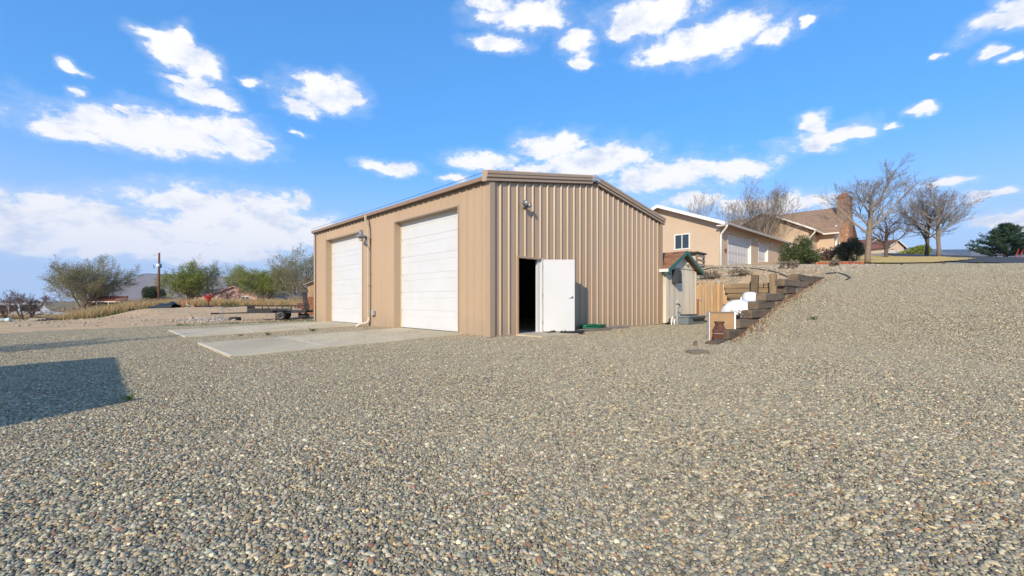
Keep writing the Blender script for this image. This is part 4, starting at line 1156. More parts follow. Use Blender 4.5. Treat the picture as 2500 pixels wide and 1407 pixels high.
# ------------------------------------------------------------------ detached garage on the terrace
GT, GS = 22.7, 3.07
gx, gy = to_xy(GT, GS)
GZ0 = hz(652, 29.0)
gar = thing('garage', 'peach stucco garage with white gutter and two pale doors', 'garage', (gx, gy, GZ0), TH)
GL, GW, GE = 15.3, 8.3, 2.92     # along t, along s, eave
rise = 1.62
gm_ = GW/2
MB().add([(0,0,-.6),(0,GW,-.6),(0,GW,GE),(0,gm_,GE+rise),(0,0,GE),(.25,0,-.6),(.25,GW,-.6),(.25,GW,GE),(.25,gm_,GE+rise),(.25,0,GE)],
         [(0,4,3,2,1),(5,6,7,8,9),(0,1,6,5),(1,2,7,6),(2,3,8,7),(3,4,9,8),(4,0,5,9)]).build('gable_wall', STUCCO, gar)
MB().add([(GL-.25,0,-.6),(GL-.25,GW,-.6),(GL-.25,GW,GE),(GL-.25,gm_,GE+rise),(GL-.25,0,GE),(GL,0,-.6),(GL,GW,-.6),(GL,GW,GE),(GL,gm_,GE+rise),(GL,0,GE)],
         [(0,4,3,2,1),(5,6,7,8,9),(0,1,6,5),(1,2,7,6),(2,3,8,7),(3,4,9,8),(4,0,5,9)]).build('gable_wall', STUCCO, gar)
MB().box(.25, GL-.25, GW-.2, GW, -.6, GE).build('rear_wall', STUCCO, gar)
gd = [(1.40, 5.95, 2.46), (7.62, 9.95, 2.46)]
edges = [.25, gd[0][0], gd[0][1], gd[1][0], gd[1][1], GL-.25]
for a, b_ in ((edges[0],edges[1]),(edges[2],edges[3]),(edges[4],edges[5])):
    MB().box(a, b_, .0, .24, -.6, GE).build('front_wall', STUCCO, gar)
for (a, b_, h) in gd:
    MB().box(a, b_, .0, .24, h, GE).build('front_wall', STUCCO, gar)
    MB().box(b_-.02, b_+.012, -.012, .20, -.5, h).build('door_jamb', WTRIM, gar)
    MB().box(a-.012, a+.02, -.012, .20, -.5, h).build('door_jamb', WTRIM, gar)
    dr_ = MB().box(a+.02, b_-.02, .215, .235, -.3, h).build('garage_door', GDOOR, gar)
    n = 4; hh = (h + .25)/n
    nc = max(3, int(round((b_-a)/.58)))
    pw = (b_-a-.08)/nc
    for i in range(n):
        MB().box(a+.02, b_-.02, .195, .214, -.25+i*hh+.008, -.25+(i+1)*hh-.008).build('door_section', GDOOR, dr_)
        for k in range(nc):
            x0 = a+.04+k*pw
            z0, z1 = -.25+i*hh+.10, -.25+(i+1)*hh-.10
            MB().add([(x0+.06,.1945,z0),(x0+pw-.06,.1945,z0),(x0+pw-.06,.1945,z1),(x0+.06,.1945,z1),(x0+.09,.178,z0+.03),(x0+pw-.09,.178,z0+.03),(x0+pw-.09,.178,z1-.03),(x0+.09,.178,z1-.03)],
                [(0,1,5,4),(1,2,6,5),(2,3,7,6),(3,0,4,7),(4,5,6,7)]).build('raised_panel', GDOOR, dr_)
ovg, ovf = .55, .55
sl = rise/gm_
for sd in (0, 1):
    ye = -ovf if sd == 0 else GW+ovf
    ze = GE - sl*ovf
    MB().add([(-ovg,gm_,GE+rise+.02),(GL+ovg,gm_,GE+rise+.02),(GL+ovg,ye,ze+.02),(-ovg,ye,ze+.02),(-ovg,gm_,GE+rise+.16),(GL+ovg,gm_,GE+rise+.16),(GL+ovg,ye,ze+.16),(-ovg,ye,ze+.16)],
        [(0,1,2,3),(7,6,5,4),(0,4,5,1),(1,5,6,2),(2,6,7,3),(3,7,4,0)]).build('roof_slope', ROOFH, gar)
    MB().add([(-ovg-.035,gm_,GE+rise-.06),(-ovg-.035,ye,ze-.06),(-ovg-.035,ye,ze+.17),(-ovg-.035,gm_,GE+rise+.17),(-ovg-.003,gm_,GE+rise-.06),(-ovg-.003,ye,ze-.06),(-ovg-.003,ye,ze+.17),(-ovg-.003,gm_,GE+rise+.17)],
        [(0,1,2,3),(7,6,5,4),(0,4,5,1),(1,5,6,2),(2,6,7,3),(3,7,4,0)]).build('barge_board', WTRIM, gar)
MB().box(-ovg, .0, -ovf, .0, GE-sl*ovf-.07, GE-sl*ovf-.01).build('eave_return', WTRIM, gar)
gut = MB().sweep([(0,-.02,0),(0,-.13,.02),(0,-.15,.13),(0,-.02,.13)], [(-ovg,-ovf,GE-sl*ovf-.0),(GL+ovg,-ovf,GE-sl*ovf-.0)]).build('gutter', mat('greyed_gutter', (.52,.50,.47), .5, 0, .06, 2), gar)
dsg = MB(); dsg.tube([(-ovg+.15,-ovf-.07,GE-sl*ovf),(-ovg+.2,-ovf-.02,GE-sl*ovf-.16),(-.02,-.12,GE-.72),(-.02,-.08,GE-.9),(-.02,-.08,-.5)], .06, 8).build('downspout', WTRIM, gar, sm=True)
win(gar, 2.07, 3.05, 0, 1.44, 2.40, -1, ax='y')
MB().box(-.06, 0, 1.85, 3.3, 1.20, 1.30).build('window_sill', STUCCO, gar)
for x_ in (.85, 6.75, 10.6, 13.9):
    lt = MB().cham(x_-.05, x_+.05, -.13, -.0, 1.05 if x_ < 1 else 2.35, 1.28 if x_ < 1 else 2.55, .02).build('wall_light', RUST if x_ < 1 else WTRIM, gar)
# pile of timber racks against the garage
rk = thing('slatted_rack', 'weathered slatted wooden rack standing behind the shed roof', 'rack', (at(1712,24.6).x, 24.6, hz(650,24.6)-.12), TH + R(4))
for z in (.12,.36,.60): MB().box(-.75,.45,-.06,-.02,z,z+.12).build('slat', GREYWOOD, rk)
for x_ in (-.7, .40): MB().box(x_,x_+.09,-.02,.06,0,.78).build('post', TIE_SUN, rk)
for x_ in (-.7, .40): MB().box(x_,x_+.09,.75,.83,0,.78).build('post', TIE_SUN, rk)
MB().box(-.85,.60,-.10,.90,.782,.87).build('roof_board', BLACK, rk)

# ------------------------------------------------------------------ the house
HX, HY = to_xy(39.9, 1.82)
HZ0 = 4.35
hou = thing('house', 'peach stucco house with brown shingle roof and brick chimney', 'house', (HX, HY, HZ0), TH)
HW, HE = 7.4, 3.15
MB().add([(0,0,-.8),(0,HW,-.8),(0,HW,HE),(0,HW/2,HE+1.9),(0,0,HE),(3.2,0,-.8),(3.2,HW,-.8),(3.2,HW,HE),(3.2,HW/2,HE+1.9),(3.2,0,HE)],
    [(0,4,3,2,1),(5,6,7,8,9),(0,1,6,5),(1,2,7,6),(2,3,8,7),(3,4,9,8),(4,0,5,9)]).build('wing_wall', STUCCO, hou)
for sd in (0, 1):
    ye = -.5 if sd == 0 else HW+.5
    ze = HE - .5*1.9/(HW/2)
    MB().add([(-.5,HW/2,HE+1.93),(6,HW/2,HE+1.93),(6,ye,ze+.03),(-.5,ye,ze+.03),(-.5,HW/2,HE+2.1),(6,HW/2,HE+2.1),(6,ye,ze+.2),(-.5,ye,ze+.2)],
        [(0,1,2,3),(7,6,5,4),(0,4,5,1),(1,5,6,2),(2,6,7,3),(3,7,4,0)]).build('roof_slope', ROOFH, hou)
    MB().add([(-.54,HW/2,HE+1.95),(-.54,ye,ze+.05),(-.54,ye,ze+.2),(-.54,HW/2,HE+2.1),(-.503,HW/2,HE+1.95),(-.503,ye,ze+.05),(-.503,ye,ze+.2),(-.503,HW/2,HE+2.1)],
        [(0,1,2,3),(7,6,5,4),(0,4,5,1),(1,5,6,2),(2,6,7,3),(3,7,4,0)]).build('barge_board', WTRIM, hou)
MB().sweep([(0,-.02,0),(0,-.13,.02),(0,-.15,.13),(0,-.02,.13)], [(-.5,-.5,HE-.26),(3.0,-.5,HE-.26)]).build('gutter', WTRIM, hou)
MB().tube([(-.3,-.55,HE-.25),(-.28,-.52,HE-.4),(-.06,-.1,HE-.8),(-.06,-.08,-.5)], .06, 8).build('downspout', WTRIM, hou, sm=True)
win(hou, 1.5, 3.3, 0, .55, 2.1, -1, ax='y')
# main block with ridge along s
MT0, MT1, MS0, MS1 = 3.2, 12.0, -1.35, 15.0
MR = 2.75; mm = (MT0+MT1)/2
MB().add([(MT0,MS0,-.8),(MT1,MS0,-.8),(MT1,MS0,HE),(mm,MS0,HE+MR),(MT0,MS0,HE),(MT0,MS1,-.8),(MT1,MS1,-.8),(MT1,MS1,HE),(mm,MS1,HE+MR),(MT0,MS1,HE)],
    [(0,1,2,3,4),(9,8,7,6,5),(0,5,6,1),(1,6,7,2),(2,7,8,3),(3,8,9,4),(4,9,5,0)]).build('main_wall', STUCCO, hou)
for sd in (0, 1):
    te = MT0-.6 if sd == 0 else MT1+.6
    ze = HE - .6*MR/((MT1-MT0)/2)
    MB().add([(mm,MS0-.5,HE+MR+.03),(mm,MS1+.5,HE+MR+.03),(te,MS1+.5,ze+.03),(te,MS0-.5,ze+.03),(mm,MS0-.5,HE+MR+.22),(mm,MS1+.5,HE+MR+.22),(te,MS1+.5,ze+.22),(te,MS0-.5,ze+.22)],
        [(0,1,2,3),(7,6,5,4),(0,4,5,1),(1,5,6,2),(2,6,7,3),(3,7,4,0)]).build('roof_slope', ROOFH, hou)
MB().sweep([(0,0,0),(-.12,0,.02),(-.14,0,.13),(0,0,.13)], [(MT0-.6,MS0-.5,HE-.34),(MT0-.6,-.6,HE-.34)]).build('gutter', WTRIM, hou)
win(hou, MT0+.7, MT0+2.1, MS0, .4, 2.3, -1, ax='x')
MB().box(MT0+.45, MT0+.6, MS0-.12, MS0-.0, -.5, HE+.6).build('corner_trim', WTRIM, hou)
chm = MB()
cz = 6.7
cx0, cx1, cy0, cy1 = MT0+2.6, MT0+4.3, MS0-.75, MS0+.25
chm.box(cx0, cx1, cy0, cy1, -.8, cz)
chm = chm.build('chimney', BRICK, hou)
MB().add([(cx0-.1,cy0-.1,cz+.002),(cx1+.1,cy0-.1,cz+.002),(cx1+.1,cy1+.1,cz+.002),(cx0-.1,cy1+.1,cz+.002),(cx0+.35,cy0+.3,cz+.5),(cx1-.35,cy0+.3,cz+.5),(cx1-.35,cy1-.3,cz+.5),(cx0+.35,cy1-.3,cz+.5)],
    [(0,3,2,1),(4,5,6,7),(0,1,5,4),(1,2,6,5),(2,3,7,6),(3,0,4,7)]).build('chimney_cap', mat('terracotta_cap', (.33,.13,.07), .9, 0, .2, 5), chm)
# red edging of the flower bed
ed = thing('bed_edging', 'low red brick edging round the planting bed by the house', 'edging', (0,0,0))
for k in range(14):
    a = at(1996 + k*8.2, 26.4 - .12*k)
    MB().cham(-.105,.105,-.06,.06,-.05,.15,.01).build('brick', REDEDGE, ed, a, (0,0,-.1+.02*k))

# ------------------------------------------------------------------ trees
def rot_dir(d, ang, az_):
    o = d.orthogonal().normalized(); o = Matrix.Rotation(az_, 3, d) @ o
    return (Matrix.Rotation(ang, 3, d.cross(o)) @ d).normalized()
def grow(wood, tips, rg_, p, d, L_, r, lv, cfg):
    nseg = (6, 5, 4, 3, 2, 2)[min(lv, 5)]
    pts, rad = [Vector(p)], [r]
    q = Vector(p); dd = Vector(d)
    wob = cfg.get('wob', .12) * (1 + .25*lv)
    taper = .55 if lv == 0 else .25
    for i in range(nseg):
        dd = (dd + Vector((rg_.gauss(0,wob), rg_.gauss(0,wob), rg_.gauss(0,wob*.8))) + Vector((0,0,cfg.get('trop',.06))) * (1 if lv > 0 else .3)).normalized()
        q = q + dd*L_/nseg
        pts.append(q.copy()); rad.append(max(r*(1-(1-taper)*(i+1)/nseg), cfg.get('rmin', .004)))
    wood[min(lv,1)].tube(pts, rad, (9, 6, 4, 3, 3, 3)[min(lv,5)], lv == 0)
    if lv >= cfg['levels']:
        tips.append((pts, dd)); return
    n = cfg['kids'][lv]
    for k in range(n):
        f = (cfg.get('first', .35) if lv == 0 else .15) + (1 - (cfg.get('first', .35) if lv == 0 else .15)) * (k + rg_.random()*.8)/n
        f = min(f, .999)
        i = min(int(f*nseg), nseg-1); w = f*nseg - i
        o = pts[i].lerp(pts[i+1], w); rr = rad[i]*(1-w) + rad[i+1]*w
        base = (pts[i+1]-pts[i]).normalized()
        nd_ = rot_dir(base, R(cfg['ang'][lv]) * rg_.uniform(.7,1.25), k*2.4 + rg_.uniform(-.5,.5))
        if nd_.z < cfg.get('minz', -.2): nd_.z = abs(nd_.z)*.4; nd_.normalize()
        ll = L_ * cfg['ratio'][lv] * rg_.uniform(.75,1.2) * (1.12 - .45*f)
        grow(wood, tips, rg_, o, nd_, ll, max(rr*cfg.get('rr',.62), cfg.get('rmin',.004)), lv+1, cfg)
def leaves_np(pts, rg2, size, spread, per):
    P0 = np.repeat(np.array(pts), per, 0); k = len(P0)
    P0 = P0 + rg2.normal(0, spread, (k,3))
    a = rg2.normal(size=(k,3)); a /= np.linalg.norm(a, axis=1)[:,None]
    b_ = rg2.normal(size=(k,3)); b_ -= a*(a*b_).sum(1)[:,None]; b_ /= np.linalg.norm(b_, axis=1)[:,None]
    s_ = size*rg2.uniform(.6,1.4,k)[:,None]
    v = np.stack([P0 - a*s_, P0 + b_*s_*.45, P0 + a*s_, P0 - b_*s_*.45], 1).reshape(-1,3)
    f = np.arange(k*4).reshape(-1,4)
    return v, f
def tree(name, label, cat, base, cfg, seed, bark, twig, leaf=None, group=None, stems=1, lean=.0, rz=0.0):
    root = thing(name, label, cat, base, rz, group)
    rg_ = random.Random(seed); wood = [MB(), MB()]; tips = []
    for k in range(stems):
        a = 2*math.pi*k/stems + rg_.uniform(-.4,.4)
        d = Vector((math.cos(a)*lean*rg_.uniform(.6,1.3), math.sin(a)*lean*rg_.uniform(.6,1.3), 1)).normalized() if stems > 1 else Vector((lean,0,1)).normalized()
        grow(wood, tips, rg_, (math.cos(a)*.12*(stems>1), math.sin(a)*.12*(stems>1), -.15), d, cfg['L']*rg_.uniform(.85,1.1), cfg['r']*(1 if stems == 1 else rg_.uniform(.6,1)), 0, cfg)
    wood[0].build('trunk', bark, root, sm=True)
    crown = wood[1].build('branches' , twig, root, sm=True)
    if leaf:
        lm, size, spread, per = leaf
        pts = [tuple(p) for (q, _) in tips for p in q[1:]]
        v, f = leaves_np(pts, np.random.default_rng(seed), size, spread, per)
        link('foliage', np_mesh('foliage', v, f, lm), root)
    return root
ASH = dict(levels=4, kids=[9,7,6,5], ang=[40,36,34,32], ratio=[.78,.58,.52,.5], L=4.6, r=.19, first=.36, trop=.06, wob=.065, rmin=.005, rr=.55)
tree('bare_tree', 'tall bare tree with pale trunk on the straw lawn', 'tree', at(2118, 27.5), dict(ASH, L=3.9, r=.17, kids=[9,8,7,6], first=.42, ang=[44,38,34,32]), 21, BARK, TWIG, (BARKD, .022, .03, 1), 'bare trees by the house')
T2 = dict(ASH, L=4.5, r=.17, kids=[10,8,7,6], first=.30, ang=[50,38,34,32])
tree('bare_tree', 'bare spreading tree nearest the picket fence, right of its twin', 'tree', at(2291, 40), T2, 33, BARK, TWIG, (BARKD, .028, .04, 1), 'bare trees by the house')
tree('bare_tree', 'bare dark-trunked tree just left of the spreading one', 'tree', at(2262, 42), dict(T2, L=4.1, kids=[10,8,7,5]), 44, BARKD, BARKD, (BARKD, .028, .04, 1), 'bare trees by the house')
tree('bare_tree', 'smaller bare dark tree in front of the far tan houses', 'tree', at(2164, 38), dict(ASH, L=2.7, r=.15, first=.2, ang=[55,45,40,38]), 55, BARKD, BARKD, (BARKD, .025, .04, 1), 'bare trees by the house')
tree('bare_tree', 'bare multi-stemmed tree rising between garage and house', 'tree', at(1860, 41.3), dict(ASH, L=4.5, r=.12, kids=[8,7,6,5], first=.15, ang=[32,35,35,30], trop=.12), 66, BARK, TWIG, (BARKD, .028, .04, 1), 'bare trees by the house', stems=4, lean=.35)
tree('bare_tree', 'bare twig tips showing above the garage roof', 'tree', at(1703, 48), dict(ASH, L=4.3, r=.12, kids=[8,6,5,4], first=.3, ang=[30,32,32,30], trop=.12), 77, BARK, TWIG, None, 'bare trees by the house', stems=2, lean=.2)
ELM = dict(levels=3, kids=[9,7,6], ang=[34,36,36], ratio=[.62,.55,.5], L=4.4, r=.09, first=.15, trop=.05, wob=.12, rmin=.007)
tree('leafing_tree', 'large multi-stemmed greyish tree left of the utility pole', 'tree', at(212, 50), dict(ELM, L=4.5, kids=[11,8,7]), 101, BARKD, TWIG, (LEAF_O, .05, .10, 2), 'spring trees along the left boundary', stems=9, lean=.5)
tree('leafing_tree', 'bright green bushy tree right of the utility pole', 'tree', at(462, 62), dict(ELM, L=4.3), 102, BARKD, BARKD, (LEAF_Y, .075, .14, 3), 'spring trees along the left boundary', stems=7, lean=.5)
tree('leafing_tree', 'thin sparse tree before the pink house', 'tree', at(522, 64), dict(ELM, L=5.2, kids=[7,6,5]), 103, BARKD, TWIG, (LEAF_O, .06, .12, 1), 'spring trees along the left boundary', stems=3, lean=.3)
tree('leafing_tree', 'round yellow-green tree directly behind the pink house', 'tree', at(590, 125), dict(ELM, L=7.0, r=.12), 104, BARKD, TWIG, (LEAF_Y, .13, .25, 3), 'spring trees along the left boundary', stems=5, lean=.5)
tree('leafing_tree', 'yellow-green bush tree right of the pink house', 'tree', at(650, 66), dict(ELM, L=3.9), 105, BARKD, TWIG, (LEAF_Y, .08, .16, 3), 'spring trees along the left boundary', stems=7, lean=.55)
tree('leafing_tree', 'tall olive tree touching the workshop edge behind the wooden shed', 'tree', at(738, 60), dict(ELM, L=5.2), 106, BARKD, TWIG, (LEAF_O, .065, .14, 2), 'spring trees along the left boundary', stems=7, lean=.45)
tree('leafing_tree', 'pale leafy tree in the gap between the yellow-green bush and olive tree', 'tree', at(698, 72), dict(ELM, L=5.2), 107, BARKD, TWIG, (LEAF_Y, .075, .16, 1), 'spring trees along the left boundary', stems=5, lean=.4)
THORN = dict(levels=4, kids=[5,5,4,3], ang=[48,45,42,40], ratio=[.75,.6,.55,.5], L=1.6, r=.075, first=.25, trop=.10, wob=.2, rmin=.006)
tree('bare_orchard_tree', 'small dark bare tree with red buds in front of the white van', 'tree', at(66, 30), dict(THORN, L=1.55), 111, BARKD, BARKD, (mat('pink_bud', (.35,.12,.10), .8), .014, .03, 1), 'bare orchard trees', stems=4, lean=.75)
tree('bare_orchard_tree', 'bare orchard tree cut by the left picture edge', 'tree', at(8, 27), dict(THORN, L=1.05), 112, BARKD, BARKD, (mat('pink_bud', (.35,.12,.10), .8), .012, .03, 1), 'bare orchard trees', stems=2, lean=.4)
tree('bare_orchard_tree', 'tangled dark bare tree standing behind the white van', 'tree', at(38, 46), dict(THORN, L=2.7, r=.1), 113, BARKD, BARKD, None, 'bare orchard trees', stems=4, lean=.5)
tree('bare_orchard_tree', 'dark bare shrub tree right in front of the pink house gable', 'tree', at(562, 60), dict(THORN, L=1.9, r=.06), 114, BARKD, BARKD, None, 'bare orchard trees', stems=4, lean=.6)
tree('bare_orchard_tree', 'slender bare shrub between the red implement and the pink house', 'tree', at(535, 58), dict(THORN, L=1.7, r=.06), 115, BARKD, BARKD, None, 'bare orchard trees', stems=3, lean=.5)
tree('bare_yard_tree', 'bare tree left of the picture whose shadow crosses the gravel', 'tree', (-13.9, 5.6, tz(-13.9,5.6)), dict(ASH, L=3.0, r=.12, kids=[9,7,6,4], first=.25), 120, BARK, TWIG)

def lump_bush(name, label, cat, base, rx, ry, h, lm, n, size, seed, group=None, lobes=9):
    root = thing(name, label, cat, base, 0, group)
    r2 = np.random.default_rng(seed)
    cs = r2.normal(size=(lobes,3)); cs /= np.linalg.norm(cs,axis=1)[:,None]; cs[:,2] *= .95
    cen = cs*np.array([rx,ry,h*.5])*r2.uniform(.35,.85,lobes)[:,None] + np.array([0,0,h*.46])
    k = r2.integers(lobes, size=n)
    d = r2.normal(size=(n,3)); d /= np.linalg.norm(d,axis=1)[:,None]
    rad = r2.uniform(.35,1.05,n)**.6
    p = cen[k] + d*rad[:,None]*np.array([rx*.42,ry*.42,h*.27])*r2.uniform(.6,1.25,lobes)[k][:,None]
    p[:,2] = np.clip(p[:,2], .03, None)
    v, f = leaves_np(p, r2, size, .01, 1)
    link('foliage', np_mesh('foliage', v, f, lm), root)
    w = MB(); rr = random.Random(seed)
    for i in range(10):
        a = rr.uniform(0,6.28); q = rr.uniform(.2,.8)
        w.tube([(0,0,-.1),(math.cos(a)*rx*.25*q,math.sin(a)*ry*.25*q,h*.3),(math.cos(a)*rx*.6*q,math.sin(a)*ry*.6*q,h*.75)], [.04,.025,.01], 5)
    w.build('stems', BARKD, root)
    return root
lump_bush('evergreen_shrub', 'large rounded green shrub at the corner of the garage', 'shrub', at(1962, 30.5, -.1), 1.5, 1.4, 1.95, LEAF_D, 15000, .05, 5, None, 20)
lump_bush('juniper_shrub', 'dark rounded juniper under the brick chimney', 'shrub', at(2074, 31.5, .05), 1.05, 1.0, 1.6, LEAF_J, 11000, .045, 6, None, 18)
lump_bush('twiggy_shrub', 'bare reddish twiggy shrub between green shrub and juniper', 'shrub', at(2022, 33), .8, .7, 1.3, mat('reddish_twig', (.20,.13,.10), .9, 0, .3, 3), 2500, .05, 7)
lump_bush('juniper_tree', 'dark green juniper beside the foot of the utility pole', 'tree', at(374, 66), 1.5, 1.4, 3.0, mat('juniper_green', (.045,.065,.022), .7, 0, .4, 2, trans=.1), 14000, .085, 8)
lump_bush('leafy_bush', 'distant green bush behind the twin bare trees', 'bush', at(2235, 70, -.6), 4.0, 3, 3.6, LEAF_Y, 7000, .14, 9)
for i, (u, d, h, lab) in enumerate([(1738,20.6,.55,'grey dry brush on the bank just right of the shed'),(1808,20,.4,'low grey brush on the bank above the timber wall'),(1925,20.0,.42,'grey brush clump on the bank behind the posts'),(2035,20.5,.3,'tiny dry brush on the gravel crest below the shrub')]):
    lump_bush('dry_brush', lab, 'brush', at(u, d), h*1.2, h, h, SAGE, 900, .035, 40+i, 'dry brush on the bank', 6)
for i, (u, d, rx, h, lab) in enumerate([(335,50,2.0,1.2,'pale pink dry brush behind the tarp pile'),(425,56,1.8,1.3,'grey thicket under the bright green tree'),(640,60,2.2,.8,'pinkish thicket below the yellow-green bush'),(715,54,2.6,1.3,'grey thicket beside the wooden shed'),(150,46,3.0,1.5,'grey twiggy undergrowth right of the van'),(15,55,3.5,2.3,'grey undergrowth behind the van roof')]):
    lump_bush('undergrowth', lab, 'brush', at(u, d), rx, rx*.7, h, mat('pink_grey_brush', (.36,.28,.21), .9, 0, .3, 2), 2200, .06, 60+i, 'dry undergrowth along the left boundary', 8)

# pine
pn = thing('pine_tree', 'dense blue-green pine behind the picket fence', 'tree', at(2455, 42))
rg_ = random.Random(3); w = MB(); tufts = []
PH = 3.2
w.tube([(0,0,-.2),(0,.05,PH*.5),(0.05,0,PH)], [.17,.11,.02], 8)
z = .25
while z < PH:
    ln = (1 - (z/PH)**1.25)*2.7 + .3
    for k in range(9):
        a = rg_.uniform(0, 6.28); l = ln*rg_.uniform(.7,1.1)
        tip = Vector((math.cos(a)*l, math.sin(a)*l, z + l*.22))
        mid_ = Vector((math.cos(a)*l*.5, math.sin(a)*l*.5, z + l*.02))
        w.tube([(0,0,z), mid_, tip], [.03,.02,.008], 4, False)
        for q in range(int(10 + l*22)):
            f_ = rg_.uniform(.3,1.03); b_ = Vector((0,0,z)).lerp(mid_, f_*2) if f_ < .5 else mid_.lerp(tip, f_*2-1)
            tufts.append(b_ + Vector((rg_.gauss(0,.09),rg_.gauss(0,.09),rg_.gauss(.04,.07))))
    z += .2
w.build('trunk', BARKD, pn)
r2 = np.random.default_rng(8)
tp = np.array([tuple(p) for p in tufts]); per = 9
c = np.repeat(tp, per, 0); k = len(c)
dr2 = r2.normal(size=(k,3)); dr2[:,2] += .7; dr2 /= np.linalg.norm(dr2,axis=1)[:,None]
sd_ = np.cross(dr2, r2.normal(size=(k,3))); sd_ /= np.linalg.norm(sd_,axis=1)[:,None]
ln_ = r2.uniform(.10,.20,k)[:,None]
v = np.stack([c - sd_*.016, c + sd_*.016, c + dr2*ln_], 1).reshape(-1,3)
link('needles', np_mesh('needles', v, np.arange(k*3).reshape(-1,3), NEEDLE), pn)

# picket fence, red truss trailer, far houses
pf = thing('picket_fence', 'pale picket fence in front of the pine', 'fence', (0,0,0))
A, B = at(2372, 52), at(2520, 44)
n = 46
me_p = MB().prism([(-.05,0),(.05,0),(.05,.85),(0,.93),(-.05,.85)], -.012, .012).mesh('picket', mat('pale_vinyl', (.62,.60,.57), .6))
da = math.atan2(B.y-A.y, B.x-A.x)
for i in range(n):
    p_ = A.lerp(B, i/(n-1)); p_.z = tz(p_.x, p_.y)
    link('picket', me_p, pf, p_, (0,0,da))
for hh in (.25, .7):
    MB().tube([tuple(A.lerp(B, i/12).xy) + (tz(*A.lerp(B, i/12).xy)+hh,) for i in range(13)], .03, 4).build('rail', MATS['pale_vinyl'], pf)
rt = thing('red_leaning_frame', 'row of slanting red steel bars at the right picture edge', 'frame', at(2490, 40))
for i in range(5): MB().box(-.03,.03,-.03,.03,0,.95).build('bar', REDP, rt, (-.45+i*.42, 0, 0), (0, R(24), 0))
MB().tube([(-.5,0,.02),(1.5,0,.03)], .03, 5).build('rail', REDP, rt)
def gable_house(name, label, base, rz, w_, dep, eave, rise_, wm, rm, over=.4, gd_=None, wins=(), cat='house', trim=WTRIM, group=None):
    h_ = thing(name, label, cat, base, rz, group)
    MB().add([(-w_/2,0,-.5),(w_/2,0,-.5),(w_/2,0,eave),(0,0,eave+rise_),(-w_/2,0,eave),(-w_/2,dep,-.5),(w_/2,dep,-.5),(w_/2,dep,eave),(0,dep,eave+rise_),(-w_/2,dep,eave)],
        [(0,1,2,3,4),(9,8,7,6,5),(1,6,7,2),(2,7,8,3),(3,8,9,4),(4,9,5,0)]).build('wall', wm, h_)
    for sg in (-1, 1):
        e = sg*(w_/2+over); ze = eave - rise_*over/(w_/2)
        MB().add([(0,-over,eave+rise_+.02),(e,-over,ze+.02),(e,dep+over,ze+.02),(0,dep+over,eave+rise_+.02),(0,-over,eave+rise_+.17),(e,-over,ze+.17),(e,dep+over,ze+.17),(0,dep+over,eave+rise_+.17)],
            [(0,1,2,3),(7,6,5,4),(0,4,5,1),(1,5,6,2),(2,6,7,3),(3,7,4,0)]).build('roof_slope', rm, h_)
        MB().add([(0,-over-.05,eave+rise_-.02),(e,-over-.05,ze-.02),(e,-over-.05,ze+.17),(0,-over-.05,eave+rise_+.17),(0,-over-.004,eave+rise_-.02),(e,-over-.004,ze-.02),(e,-over-.004,ze+.17),(0,-over-.004,eave+rise_+.17)],
            [(0,1,2,3),(7,6,5,4),(0,4,5,1),(1,5,6,2),(2,6,7,3),(3,7,4,0)]).build('barge_board', trim, h_)
    for (x0, x1, z0, z1) in wins: win(h_, x0, x1, 0, z0, z1, -1)
    if gd_: MB().box(gd_[0], gd_[1], -.04, -.001, -.3, gd_[2]).build('garage_door', GDOOR, h_)
    return h_
FARROOF = mat('red_brown_roof', (.22,.09,.06), .95, 0, .2, 1)
CREAMW = mat('cream_wall', (.66,.52,.40), .9, 0, .06, 1)
gable_house('far_house', 'distant tan house with red-brown roof, its gable nearest the green bush', at(2187, 72, .1), R(18), 3.9, 8, 2.2, 1.1, CREAMW, FARROOF, .35, (-1.5, 1.2, 1.6))
gable_house('far_house', 'distant tan house with red-brown roof directly behind the pale trunk', at(2138, 78, .3), R(18), 5.6, 9, 2.3, 1.5, CREAMW, FARROOF, .35, (-.3, 2.4, 1.6))

# ------------------------------------------------------------------ left side: boundary, trailer, junk
gable_house('pink_house', 'low pink house with dark roof and sliding window behind the trees', at(572, 88), R(8), 8.6, 10, 1.55, 1.65, PINK, mat('dark_grey_roof', (.085,.08,.08), .9, 0, .2, 1), .5, None, [(1.3, 2.8, .15, 1.15)], trim=mat('dusty_pink_trim', (.42,.22,.20), .7))
gable_house('long_house', 'dark-roofed low building half hidden left of the pink house', at(548, 94), R(98), 6, 5, 1.5, 1.2, PINK, MATS['dark_grey_roof'], .4, trim=MATS['dark_grey_roof'])
rs = thing('red_roof_shed', 'long low shed with rust-red metal roof in the dry grass', 'shed', (at(260,50).x, 50, .28), R(-2))
for k in range(12):
    x0 = -2.15 + k*.36
    MB().add([(x0,-.55,.62),(x0+.352,-.55,.62),(x0+.352,.5,1.18),(x0,.5,1.18),(x0,-.55,.645),(x0+.352,-.55,.645),(x0+.352,.5,1.205),(x0,.5,1.205)],
        [(0,3,2,1),(4,5,6,7),(0,1,5,4),(1,2,6,5),(2,3,7,6),(3,0,4,7)]).build('roof_sheet', REDROOF, rs)
MB().box(-2.1,2.1,.3,.48,-1.3,1.12).build('back_wall', mat('brown_boards', (.20,.12,.08), .9, 0, .3, 3), rs)
MB().prism([(-.5,-1.3),(.5,-1.3),(.5,1.14),(-.5,.60)], -2.14, -2.10, Matrix.Rotation(R(90),4,'Z') @ Matrix.Scale(-1,4,(0,1,0))).build('side_wall', mat('whitewashed_board', (.55,.48,.42), .9, 0, .3, 3), rs)
for x_ in (-2.05,-.68,.7,2.06): MB().box(x_-.03,x_+.03,-.5,-.44,-1.3,.60).build('post', WTRIM, rs)
MB().box(-2.1,2.12,-.53,-.48,.52,.60).build('rail', WTRIM, rs)
